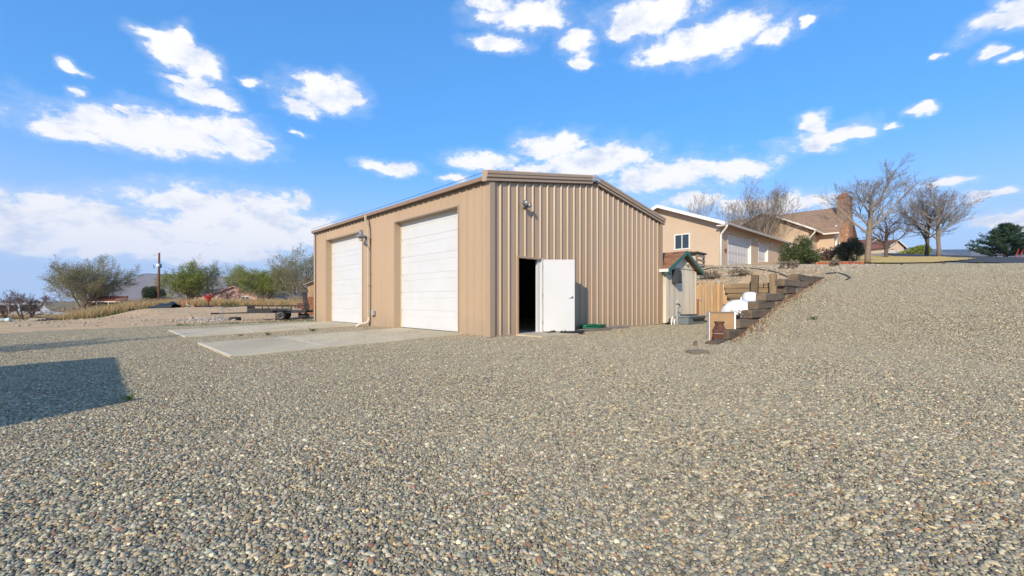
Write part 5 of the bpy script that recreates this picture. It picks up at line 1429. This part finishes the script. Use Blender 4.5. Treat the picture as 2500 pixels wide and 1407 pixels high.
ws = thing('wooden_shed', 'brown upright-plank shed behind the far workshop corner', 'shed', at(779, 35), R(12))
for k in range(9):
    x0 = -.85 + k*.22
    MB().box(x0, x0+.212, -.02, 0, -.3, 2.35 + .09*k).build('plank', mat('brown_plank', (.36,.235,.13), .9, 0, .3, 5, stretch=(2,2,.3), rnd=.2), ws)
MB().box(-.84,3,.005,3,-.3,2.3).build('shed_body', MATS['brown_plank'], ws)
MB().add([(-1.1,-.3,2.22),(1.4,-.3,3.24),(1.4,3.2,3.24),(-1.1,3.2,2.22),(-1.1,-.3,2.28),(1.4,-.3,3.30),(1.4,3.2,3.30),(-1.1,3.2,2.28)],[(0,3,2,1),(4,5,6,7),(0,1,5,4),(1,2,6,5),(2,3,7,6),(3,0,4,7)]).build('roof', GREYWOOD, ws)
MB().box(-1.55,-.86,-.1,.1,1.68,1.86).build('beam_end', BARKD, ws)
sh = thing('rusty_sheet', 'rust-streaked metal sheet leaning before the wooden shed', 'metal sheet', at(763, 31.5), R(10))
MB().box(-.40,.08,0,.02,0,1.38).build('sheet', RUSTSHEET, sh, None, (R(-6),0,R(-12)))
MB().box(.12,.62,.05,.07,0,1.42).build('sheet', RUST, sh, None, (R(-6),0,R(8)))
MB().tube([(.10,-.05,0),(.13,.10,1.7)], .018, 5).build('rod', GREYM, sh)
bl = thing('rusty_barrel_stove', 'rusty iron machine part beside the leaning sheet', 'machine part', at(739, 32))
MB().lathe([(.01,-.34),(.26,-.32),(.27,.3),(.22,.34),(.01,.34)], 14, Matrix.Translation((0,0,.65)) @ Matrix.Rotation(R(90),4,'Y')).build('drum', RUST, bl)
for x_ in (-.22,.22): MB().box(x_-.03,x_+.03,-.2,.2,-.05,.45).build('leg', RUST, bl)
MB().tube([(.2,0,.9),(.3,0,1.15),(.55,0,1.15)], .03, 6).build('pipe', RUST, bl)

tr = thing('utility_trailer', 'black flatbed utility trailer with upright ramp gate', 'trailer', at(603, 26.6), R(17))
BL, BWd = 3.25, 1.62
def wheel(parent, c, r, wd):
    M = Matrix.Translation(c) @ Matrix.Rotation(R(90),4,'X')
    w_ = MB().lathe([(r*.62,-wd/2),(r*.93,-wd/2),(r,-wd*.35),(r,wd*.35),(r*.93,wd/2),(r*.62,wd/2)], 28, M).build('wheel', RUBBER, parent, sm=True)
    MB().lathe([(r*.60,-wd*.40),(r*.63,-wd*.52),(r*.58,-wd*.5),(r*.52,-wd*.2),(r*.30,-wd*.25),(r*.14,-wd*.42),(.01,-wd*.44)], 24, Matrix.Translation(c) @ Matrix.Rotation(R(90),4,'X') @ Matrix.Scale(-1,4,(0,0,1)) ).build('rim', mat('grey_rim', (.50,.49,.47), .4, .5, .1, 6), w_, sm=True)
    for k in range(5):
        a = 2*math.pi*k/5
        MB().box(-.035,.035,.0,.02,.05,r*.58).build('spoke', MATS['grey_rim'], w_, (c[0], c[1]-wd*.40, c[2]), (0,a,0))
    return w_
wheel(tr, (1.85,-.12,.285), .285, .19); wheel(tr, (1.85,BWd+.12,.285), .285, .19)
for y_ in (0, BWd-.06):
    MB().box(0,BL,y_,y_+.06,.44,.60).build('side_rail', BLACK, tr)
    MB().box(0,BL,y_,y_+.05,.86,.91).build('top_rail', BLACK, tr)
    for k in range(5): MB().box(k*(BL-.05)/4, k*(BL-.05)/4+.05, y_, y_+.05, .60, .86).build('stake', BLACK, tr)
MB().box(0,.06,.06,BWd-.06,.44,.90).build('front_panel', BLACK, tr)
for k in range(6): MB().box(.08,BL-.02,.07+k*.25,.07+k*.25+.24,.565,.60).build('deck_board', GREYWOOD, tr)
MB().box(1.75,1.95,-.08,BWd+.08,.26,.34).build('axle', BLACK, tr)
for y_ in (-.24, BWd+.02):
    f_ = [(1.35,.52),(1.47,.66),(2.23,.66),(2.35,.52),(2.31,.52),(2.20,.62),(1.50,.62),(1.39,.52)]
    MB().prism(f_, y_, y_+.22).build('fender', BLACK, tr)
MB().box(.05,1.3,-.012,-.001,.46,.74).build('side_board', BLACK, tr)
for y_ in (.05, BWd-.05): MB().tube([(.05,y_,.45),(-1.75,BWd/2,.42)], .045, 4).build('tongue', BLACK, tr)
MB().tube([(-1.7,BWd/2,.42),(-2.15,BWd/2,.42)], .05, 6).build('coupler', BLACK, tr)
MB().tube([(-1.5,BWd/2-.1,.80),(-1.5,BWd/2-.1,-.02)], .03, 6).build('jack', GREYM, tr)
MB().tube([(-1.5,BWd/2-.1,.82),(-.8,BWd/2-.3,.86),(0,.1,.92)], .025, 5).build('guard_rail', BLACK, tr)
MB().tube([(-1.5,BWd/2+.1,.80),(0,BWd-.1,.92)], .025, 5).build('guard_rail', BLACK, tr)
gt = MB()
gt_o = MB().box(-.02,.02,.0,BWd,.0,.05).build('ramp_gate', BLACK, tr, (BL-.02,0,.60), (0,R(-9),0))
for k in range(4): MB().box(-.03,.03,k*(BWd-.04)/3,k*(BWd-.04)/3+.05,.05,1.15).build('upright', BLACK, gt_o)
for z in (.35,.72,1.08): MB().box(-.02,.02,.05,BWd-.05,z,z+.05).build('crossbar', BLACK, gt_o)
MB().cham(.4,2.4,.35,.55,.62,.72,.01).build('loose_plank', GREYWOOD, tr)
MB().cham(.9,2.9,.9,1.08,.605,.70,.01).build('loose_plank', GREYWOOD, tr)
def tyre_flat(label, base, r, tilt=0.0):
    t_ = thing('discarded_tyre', label, 'tyre', base)
    MB().lathe([(r*.55,0),(r*.9,-.0),(r,.05),(r,.15),(r*.9,.20),(r*.55,.20),(r*.5,.10)], 24).build('tyre', RUBBER, t_, None, (tilt,0,0), True)
    MB().lathe([(r*.5,.06),(r*.56,.17),(r*.4,.12),(.02,.10)], 20).build('rim', GREYM, t_, None, (tilt,0,0), True)
    return t_
tyre_flat('black tyre lying under the trailer tongue', at(574, 27.2), .33)
tyre_flat('black tyre lying flat beside the workshop corner', at(742, 28.0, .12), .33, R(10))
t2 = thing('trailer_frame', 'low dark trailer frame half hidden by the workshop corner', 'trailer', at(752, 28.4), R(14))
for y_ in (0, 1.2): MB().box(-.1,1.8,y_,y_+.08,.42,.54).build('side_rail', BLACK, t2)
for x_ in (0,.8,1.6): MB().box(x_,x_+.07,.08,1.2,.44,.52).build('cross_member', GREYM, t2)
MB().box(.42,.48,-.02,.06,.0,.42).build('leg', BLACK, t2)
MB().box(-.3,1.2,.1,.16,.08,.14).build('fallen_bar', GREYM, t2)
# tarp pile
tp_ = thing('tarp_pile', 'black plastic tarp folded over a pile of grey scrap', 'tarp', at(404, 44.5), R(-4))
v = []; f = []; n = 22; k = 8
for i in range(n):
    for j in range(k):
        x_ = (i/(n-1)-.5)*2.5; y_ = (j/(k-1)-.5)*1.5
        e_ = max(0, 1-(2*y_/1.5)**2)*(1-.3*(2*x_/2.5)**4)
        v.append((x_, y_-.1, .05 + e_*(.30+.16*math.sin(x_*1.7+.9)+.08*math.sin(x_*5+j)+.22*smooth(np.array(x_),.2,1.1)) - (.1 if j in (0,k-1) else 0)))
for i in range(n-1):
    for j in range(k-1): f.append((i*k+j,(i+1)*k+j,(i+1)*k+j+1,i*k+j+1))
MB().add(v, f).build('tarp', TARP, tp_)
for q in range(7):
    MB().box(-.7,.7,-.03,.03,0,.04).build('scrap_board', GREYM if q % 2 else GREYWOOD, tp_, (-.2+.07*q,.25+.08*q,.36+.045*q), (0,R(-10-4*q),R(6*q-14)))
# red implement and orange frame
ri = thing('red_implement', 'red farm implement with round hopper on a post', 'farm implement', at(509, 47))
MB().tube([(0,0,0),(0,0,.6)], .08, 8).build('post', RUST, ri)
MB().lathe([(.07,.5),(.28,.95),(.45,1.12),(.47,1.20),(.43,1.20),(.05,.62)], 14).build('hopper', REDP, ri)
MB().tube([(-.46,0,1.2),(-.3,0,1.36),(.1,0,1.42),(.46,0,1.2)], .03, 6).build('hoop', REDP, ri)
MB().box(-.5,.45,-.3,-.24,1.1,1.2).build('bar', REDP, ri)
MB().tube([(-1.2,-.1,.08),(1.6,-.1,.12)], .06, 6).build('draw_bar', BLACK, ri)
MB().tube([(1.4,-.1,.05),(1.62,-.1,.42)], .04, 5).build('tooth', BLACK, ri)
MB().tube([(-.9,0,1.5),(-.1,.1,.55)], .02, 5).build('lever', GREYM, ri)
MB().box(-.9,.3,-.4,.2,.0,.05).build('skid', BLACK, ri)
of = thing('orange_frame', 'bent orange and white metal frame on the dirt', 'metal frame', at(456, 45.5))
MB().tube([(-1.1,0,.05),(-.45,0,.42),(-.15,0,.55),(.25,0,.62),(.55,.05,.40),(.72,.05,.05)], .045, 6).build('hoop', ORANGEP, of)
MB().tube([(-.42,0,.45),(-.28,-.05,.0)], .08, 6).build('leg', ORANGEP, of)
MB().tube([(-.2,0,.3),(.7,.1,.02)], .03, 5).build('brace', GREYM, of)
MB().tube([(-.1,.05,.52),(.1,.05,.1)], .03, 5).build('brace', WTRIM, of)
# pole
pl = thing('utility_pole', 'brown wooden utility pole with blue transformer', 'pole', at(388, 70)); pl.location = at(388, 52); pl.scale = (.743,.743,.735)
MB().tube([(0,0,-.5),(-.02,0,4),(.05,0,8.55)], [.20,.17,.13], 10).build('pole', POLEW, pl, sm=True)
MB().lathe([(.01,0),(.2,.02),(.2,.62),(.12,.70),(.01,.72)], 14, Matrix.Translation((.28,-.1,6.1))).build('transformer', BLUEP, pl, sm=True)
MB().box(-.25,.2,-.2,.1,6.35,6.75).build('bracket', WTRIM, pl)
MB().tube([(0,0,8.2),(-.6,0,8.25),(-.95,0,8.05)], .03, 5).build('arm', GREYM, pl)
MB().tube([(-.75,0,6.0),(-.85,0,6.6)], .05, 6).build('insulator', BLACK, pl)
MB().tube([(.3,0,6.5),(3.0,1,5.5),(6,2.0,4.5)], .016, 4).build('guy_wire', BLACK, pl)
wp = thing('white_post', 'thin white pipe post with slanting brace right of the van', 'post', at(109, 41))
MB().tube([(0,0,0),(0,0,2.75)], .05, 6).build('post', WTRIM, wp)
MB().tube([(0,0,2.7),(-.35,.2,1.6)], .02, 5).build('brace', WTRIM, wp)
sp_ = thing('marker_post', 'short white marker post in the dry grass right of the pink house', 'post', at(621, 52))
MB().tube([(0,0,-.1),(0,0,.42)], .07, 8).build('post', WTRIM, sp_)
MB().lathe([(.075,.42),(.085,.44),(.06,.50),(.01,.51)], 10).build('cap', WTRIM, sp_)
# pipes and debris
bp_ = thing('plastic_pipe', 'pale blue plastic pipe with bell end at the left picture edge', 'pipe', at(-14, 24.6, .11), R(5))
MB().tube([(-1.5,0,0),(.62,0,0)], .09, 14).build('barrel', PIPEW, bp_, sm=True)
MB().lathe([(.09,.62),(.115,.64),(.118,.84),(.10,.86),(.09,.80)], 16, None, 'x').build('bell_end', PIPEW, bp_, sm=True)
wpz = thing('white_pipe', 'long white pipe lying along the foot of the grass', 'pipe', at(302, 41, .07), R(9))
MB().tube([(-1.7,0,0),(-.1,0,.02)], .075, 10).build('pipe', WTRIM, wpz, sm=True)
MB().tube([(.0,.1,.03),(1.6,.2,.05)], .06, 8).build('pipe', GREYM, wpz, sm=True)
for q in range(4): MB().cham(-.14,.14,-.1,.1,-.07,.12,.03).build('clod', RUBBER, wpz, (.1+.22*q, -.1, .02*q))
db = thing('scrap_timber_pile', 'low pile of grey scrap timber on the dirt at left', 'timber pile', at(88, 26.5), R(6))
for q in range(6): MB().cham(-.42,.42,-.05,.05,0,.07,.008).build('board', GREYWOOD if q < 4 else BLACK, db, (-.1+.1*q, .06*q-.1, .02+.035*(q%3)), (0,R(-3+2*q),R(-12+7*q)))
# van
vn_ = thing('white_van', 'long white passenger van parked beyond the dry grass', 'van', at(55, 36.5), R(47))
body = [(-2.85,.35),(2.75,.32),(2.85,.62),(2.75,.95),(1.75,1.12),(1.62,1.16),(1.05,1.78),(.85,1.86),(-2.55,1.88),(-2.78,1.80),(-2.88,1.1),(-2.9,.5)]
MB().prism(body, -.95, .95).build('body', VANW, vn_)
for (a, b_) in ((-2.6,-1.8),(-1.65,-.86),(-.72,-.25),(-.14,.78)):
    wv = MB().prism([(a,1.18),(b_+(.25 if b_ > .5 else 0),1.18),(b_,1.70),(a+.05,1.70)], -.965, -.952).build('window', GLASS, vn_)
MB().prism([(-2.86,.70),(2.7,.70),(2.7,.76),(-2.86,.76)], -.962, -.952).build('side_stripe', GREYM, vn_)
for x_ in (-1.8, 1.85): wheel(vn_, (x_,-.85,.36), .36, .24)
for x_ in (-1.8, 1.85): wheel(vn_, (x_,.85,.36), .36, .24)
MB().box(2.70,2.95,-.93,.93,.36,.52).build('bumper', BLACK, vn_)
MB().cham(-2.4,.4,-.75,-.70,1.885,1.93,.01).build('roof_rack', GREYM, vn_)
MB().cham(-2.4,.4,.70,.75,1.885,1.93,.01).build('roof_rack', GREYM, vn_)
MB().cham(2.66,2.80,-.92,-.60,.68,.88,.02).build('headlight', CHROME, vn_)

# enclosed trailer standing behind the photographer: its shadow falls across the gravel at left
et = thing('cargo_trailer', 'white enclosed cargo trailer outside the picture casting the square shadow', 'trailer', (-7.06, .94, tz(-7,1)), TH + R(90))
MB().cham(-1.15, 4.15, -.25, 2.2, .45, 2.42, .04).build('body', VANW, et)
MB().box(-1.4,-1.151,.2,2.0,.45,1.6).build('nose_box', VANW, et)
wheel(et, (1.7,-.15,.34), .34, .2); wheel(et, (2.5,-.15,.34), .34, .2); wheel(et, (1.7,2.22,.34), .34, .2); wheel(et, (2.5,2.22,.34), .34, .2)
MB().box(.1,4.05,.1,2.1,.30,.45).build('chassis', BLACK, et)
MB().box(.6,1.3,-.262,-.251,.6,2.1).build('side_door', VANW, et)
MB().tube([(-1.2,1.1,.4),(-2.2,1.1,.42)], .06, 6).build('tongue', BLACK, et)
MB().tube([(-2.1,1.1,.5),(-2.1,1.1,0)], .04, 6).build('jack', BLACK, et)

# ------------------------------------------------------------------ grasses, stones, weeds
def blades(name, label, pts, h, w_, m, seed, per=14, spread=.22, lean=.45):
    r2 = np.random.default_rng(seed)
    p = np.repeat(np.array(pts), per, 0); k = len(p)
    p[:, :2] += r2.normal(0, spread, (k,2))
    p[:, 2] = terr(p[:,0], p[:,1]) - .02
    hh = h*r2.uniform(.45,1.25,k)*np.repeat(r2.uniform(.35,1.5,len(pts)), per)
    a = r2.uniform(0,2*np.pi,k); ln2 = r2.normal(0,lean,(k,2))*hh[:,None]
    sx = np.stack([np.cos(a),np.sin(a),np.zeros(k)],1)*w_*r2.uniform(.6,1.3,k)[:,None]
    mid2 = p + np.stack([ln2[:,0]*.35, ln2[:,1]*.35, hh*.6],1)
    tip = p + np.stack([ln2[:,0], ln2[:,1], hh],1)
    v = np.stack([p-sx, p+sx, mid2+sx*.7, mid2-sx*.7, tip],1).reshape(-1,3)
    b0 = np.arange(k)*5
    tri = np.concatenate([np.stack([b0,b0+1,b0+2],1), np.stack([b0,b0+2,b0+3],1), np.stack([b0+3,b0+2,b0+4],1)])
    o = link(name, np_mesh(name, v, tri, m)); struct(o, 'stuff'); o['label'] = label
    return o
r2 = np.random.default_rng(77)
def band(n, u0, u1, dfun, w_):
    us = r2.uniform(u0, u1, n); out = []
    for u in us:
        d = dfun(u) + abs(r2.normal(0, w_)); x = (u-1250)/F_PX*d
        out.append((x, d, 0))
    return out
dr_line = lambda u: np.interp(u, [-120,0,100,200,300,370,450,560,640,760], [30,31,33,36,40,46,48,50,50,44])
blades('dry_grass', 'tall straw-coloured dry grass along the left boundary', band(3800, -120, 770, dr_line, 5), .62, .024, DRYGRASS, 1, 16, .30)
blades('green_grass', 'green weeds among the dry grass', band(420, -120, 720, lambda u: dr_line(u)-.3, 1.2), .35, .022, GREENGRASS, 2, 12, .28)
blades('weed_strip', 'thin green weeds along the edge between gravel and dirt', [(*to_xy(r2.uniform(-5,2.5), 14.6 + abs(r2.normal(0,.9))),0) for _ in range(160)], .09, .012, GREENGRASS, 3, 9, .14)
blades('dirt_stubble', 'sparse dry stubble on the bare dirt', [((u-1250)/F_PX*d, d, 0) for u, d in zip(r2.uniform(-60,760,300), r2.uniform(22,44,300))], .12, .012, DRYGRASS, 4, 5, .2)
weed_me = None
WEED_LABELS = ['weed tuft on the gravel hill, the brightest green of the group below the pale trunk', 'small weed left of the brightest tuft on the gravel hill', 'tiny weed on the hill just under the straw lawn', 'weed on the gravel crest below the spreading bare tree', 'weed on the right gravel slope, left one of a close pair', 'weed on the right gravel slope, right one of a close pair', 'weed at the very edge of lawn and gravel by the pale trunk', 'weed sprouting beside the end of the tie wall', 'weed in the gravel just right of the tie wall', 'largest weed between the two concrete slabs', 'second weed between the two concrete slabs', 'weed between the slabs nearest the workshop', 'lone weed in the front gravel left of centre', 'weed on the lower gravel slope right of the milk can']
for i, (t_, s_) in enumerate([pt_ts(2200,20.5),pt_ts(2170,22.5),pt_ts(2158,23.8),pt_ts(2304,20),pt_ts(2385,19),pt_ts(2398,19.4),pt_ts(2143,25.2),pt_ts(1845,13.8),pt_ts(1975,14.0),(-4.2,6.3),(-3.6,5.9),(-2.2,6.2),(-7.0,-2.0),pt_ts(1985,10.2)]):
    x_, y_ = to_xy(t_, s_)
    if weed_me is None:
        rr = random.Random(5); m = MB()
        for k in range(26):
            a = rr.uniform(0,6.28); l = rr.uniform(.05,.14); w_ = .012
            b_ = Vector((rr.gauss(0,.03),rr.gauss(0,.03),0)); d = Vector((math.cos(a),math.sin(a),rr.uniform(.3,1.0)))
            sd2 = Vector((-math.sin(a),math.cos(a),0))*w_
            m.add([b_, b_+d*l*.5+sd2, b_+d*l, b_+d*l*.5-sd2], [(0,1,2,3)])
        weed_me = m.mesh('weed', GREENGRASS)
    o = link('weed', weed_me, None, (x_, y_, tz(x_,y_)+.02), (0,0,i*1.3)); o.scale = (.75+.25*(i%3),)*3
    tag(o, WEED_LABELS[i], 'weed', 'weeds in the gravel')
# fallen leaves along the tie wall, field stones
lv_ = []
for i in range(420):
    t_ = r2.uniform(2.6, 10.6); s_ = S_SIDE - .12 - abs(r2.normal(0,.14))
    x_, y_ = to_xy(t_, s_); lv_.append((x_, y_, tz(x_,y_) + .045))
v, f = leaves_np(lv_, r2, .028, .012, 1)
o = link('fallen_leaves', np_mesh('fallen_leaves', v, f, mat('brown_dead_leaf', (.24,.10,.045), .9, 0, .4, 6))); struct(o, 'stuff'); o['label'] = 'brown dead leaves caught against the tie wall'
def stones(name, label, pts, lo, hi, seed):
    r3 = np.random.default_rng(seed); bv, bf = ico(1); V = []; Fc = []
    for i, (x_, y_) in enumerate(pts):
        s_ = lo*(hi/lo)**r3.random()
        q = bv*(1+r3.normal(0,.16,(len(bv),1)))*np.array([s_*r3.uniform(.9,1.5), s_*r3.uniform(.8,1.1), s_*r3.uniform(.5,.8)])
        a = r3.uniform(0,6.28); c_, n_ = math.cos(a), math.sin(a)
        q = np.stack([q[:,0]*c_-q[:,1]*n_, q[:,0]*n_+q[:,1]*c_, q[:,2]],1) + np.array([x_,y_,float(terr(x_,y_))+s_*.2])
        V.append(q); Fc.append(bf+len(bv)*i)
    o = link(name, np_mesh(name, np.concatenate(V), np.concatenate(Fc), STONE)); struct(o, 'stuff'); o['label'] = label
def px(u, d): return ((u-1250)/F_PX*d, d)
stones('field_stones', 'pale stones scattered over the bare dirt', [px(u,d) for u,d in zip(r2.uniform(-80,770,1100), 20+24*r2.random(1100)**.8)], .02, .075, 1)
stones('rubble_heap', 'heap of pale rubble stones before the trailer', [px(r2.normal(500,34), r2.normal(26.8,.9)) for _ in range(380)], .04, .12, 2)
stones('bank_stones', 'stones scattered over the dirt bank above the timber wall', [to_xy(t_,s_) for t_,s_ in zip(r2.uniform(12.4,21,900), r2.uniform(-5.5,2,900))], .02, .085, 3)

# ------------------------------------------------------------------ far hills and haze
def ridge(name, u0, u1, d, top, thick, m, seed, slope_w, nu=160, nv=14):
    r3 = np.random.default_rng(seed); V = []
    us = np.linspace(u0, u1, nu)
    for j in range(nv):
        f_ = j/(nv-1)                      # 0 foot, 1 crest
        for i, u in enumerate(us):
            gul = (np.sin(i*1.9+2*np.sin(i*.37))+.6*np.sin(i*3.3+1.1)) * .5
            dd_ = d - slope_w*(1-f_) + gul*slope_w*.30*math.sin(math.pi*f_)
            x_ = (u-1250)/F_PX*d * (dd_/d)**.0
            h = (EYE + (HORIZON - np.interp(u, *top))/F_PX*d)
            zz = -4 + (h+4)*(f_**1.25 if f_ < .75 else .698 + (f_-.75)*1.208)
            V.append((x_ + gul*slope_w*.06*math.sin(math.pi*f_) + slope_w*.25*(1-f_), dd_, zz))
    for i, u in enumerate(us):
        V.append(((u-1250)/F_PX*d, d+thick, -4))
    id2 = np.arange((nv+1)*nu).reshape(nv+1,nu)
    F2 = np.stack([id2[:-1,:-1].ravel(), id2[:-1,1:].ravel(), id2[1:,1:].ravel(), id2[1:,:-1].ravel()],1)
    return struct(link(name, np_mesh(name, V, F2, m, False)))
MESA = mat('grey_shale', (.20,.17,.145), .95, 0, .2, .01, stain=(.30,.24,.18), stain_amt=.5, stain_scale=.004)
FOREST = mat('wooded_slope', (.05,.058,.055), .95, 0, .45, .012, stain=(.16,.14,.11), stain_amt=.5, stain_scale=.009)
ridge('mesa', 296, 700, 2300, ([296,322,345,360,400,480,560,620,700],[738,704,669,667.5,669.5,668,676,672,676]), 600, MESA, 1, 330)
ridge('mountain', 1900, 2760, 2700, ([1900,2000,2100,2200,2260,2300,2360,2410,2470,2560,2760],[640,622,612,604,606,610,609,605,608,604,612]), 500, FOREST, 2, 500)
hz_m = bpy.data.materials.new('air'); hz_m.use_nodes = True
for n_ in list(hz_m.node_tree.nodes):
    if n_.type != 'OUTPUT_MATERIAL': hz_m.node_tree.nodes.remove(n_)
pv = hz_m.node_tree.nodes.new('ShaderNodeVolumePrincipled')
pv.inputs['Color'].default_value = (.50,.68,1,1); pv.inputs['Density'].default_value = 1.2e-4
hz_m.node_tree.links.new(pv.outputs[0], [n_ for n_ in hz_m.node_tree.nodes if n_.type == 'OUTPUT_MATERIAL'][0].inputs['Volume'])
haze = MB().box(-5200, 5200, -5200, 5200, -8, 420).build('haze', hz_m); struct(haze, 'stuff')
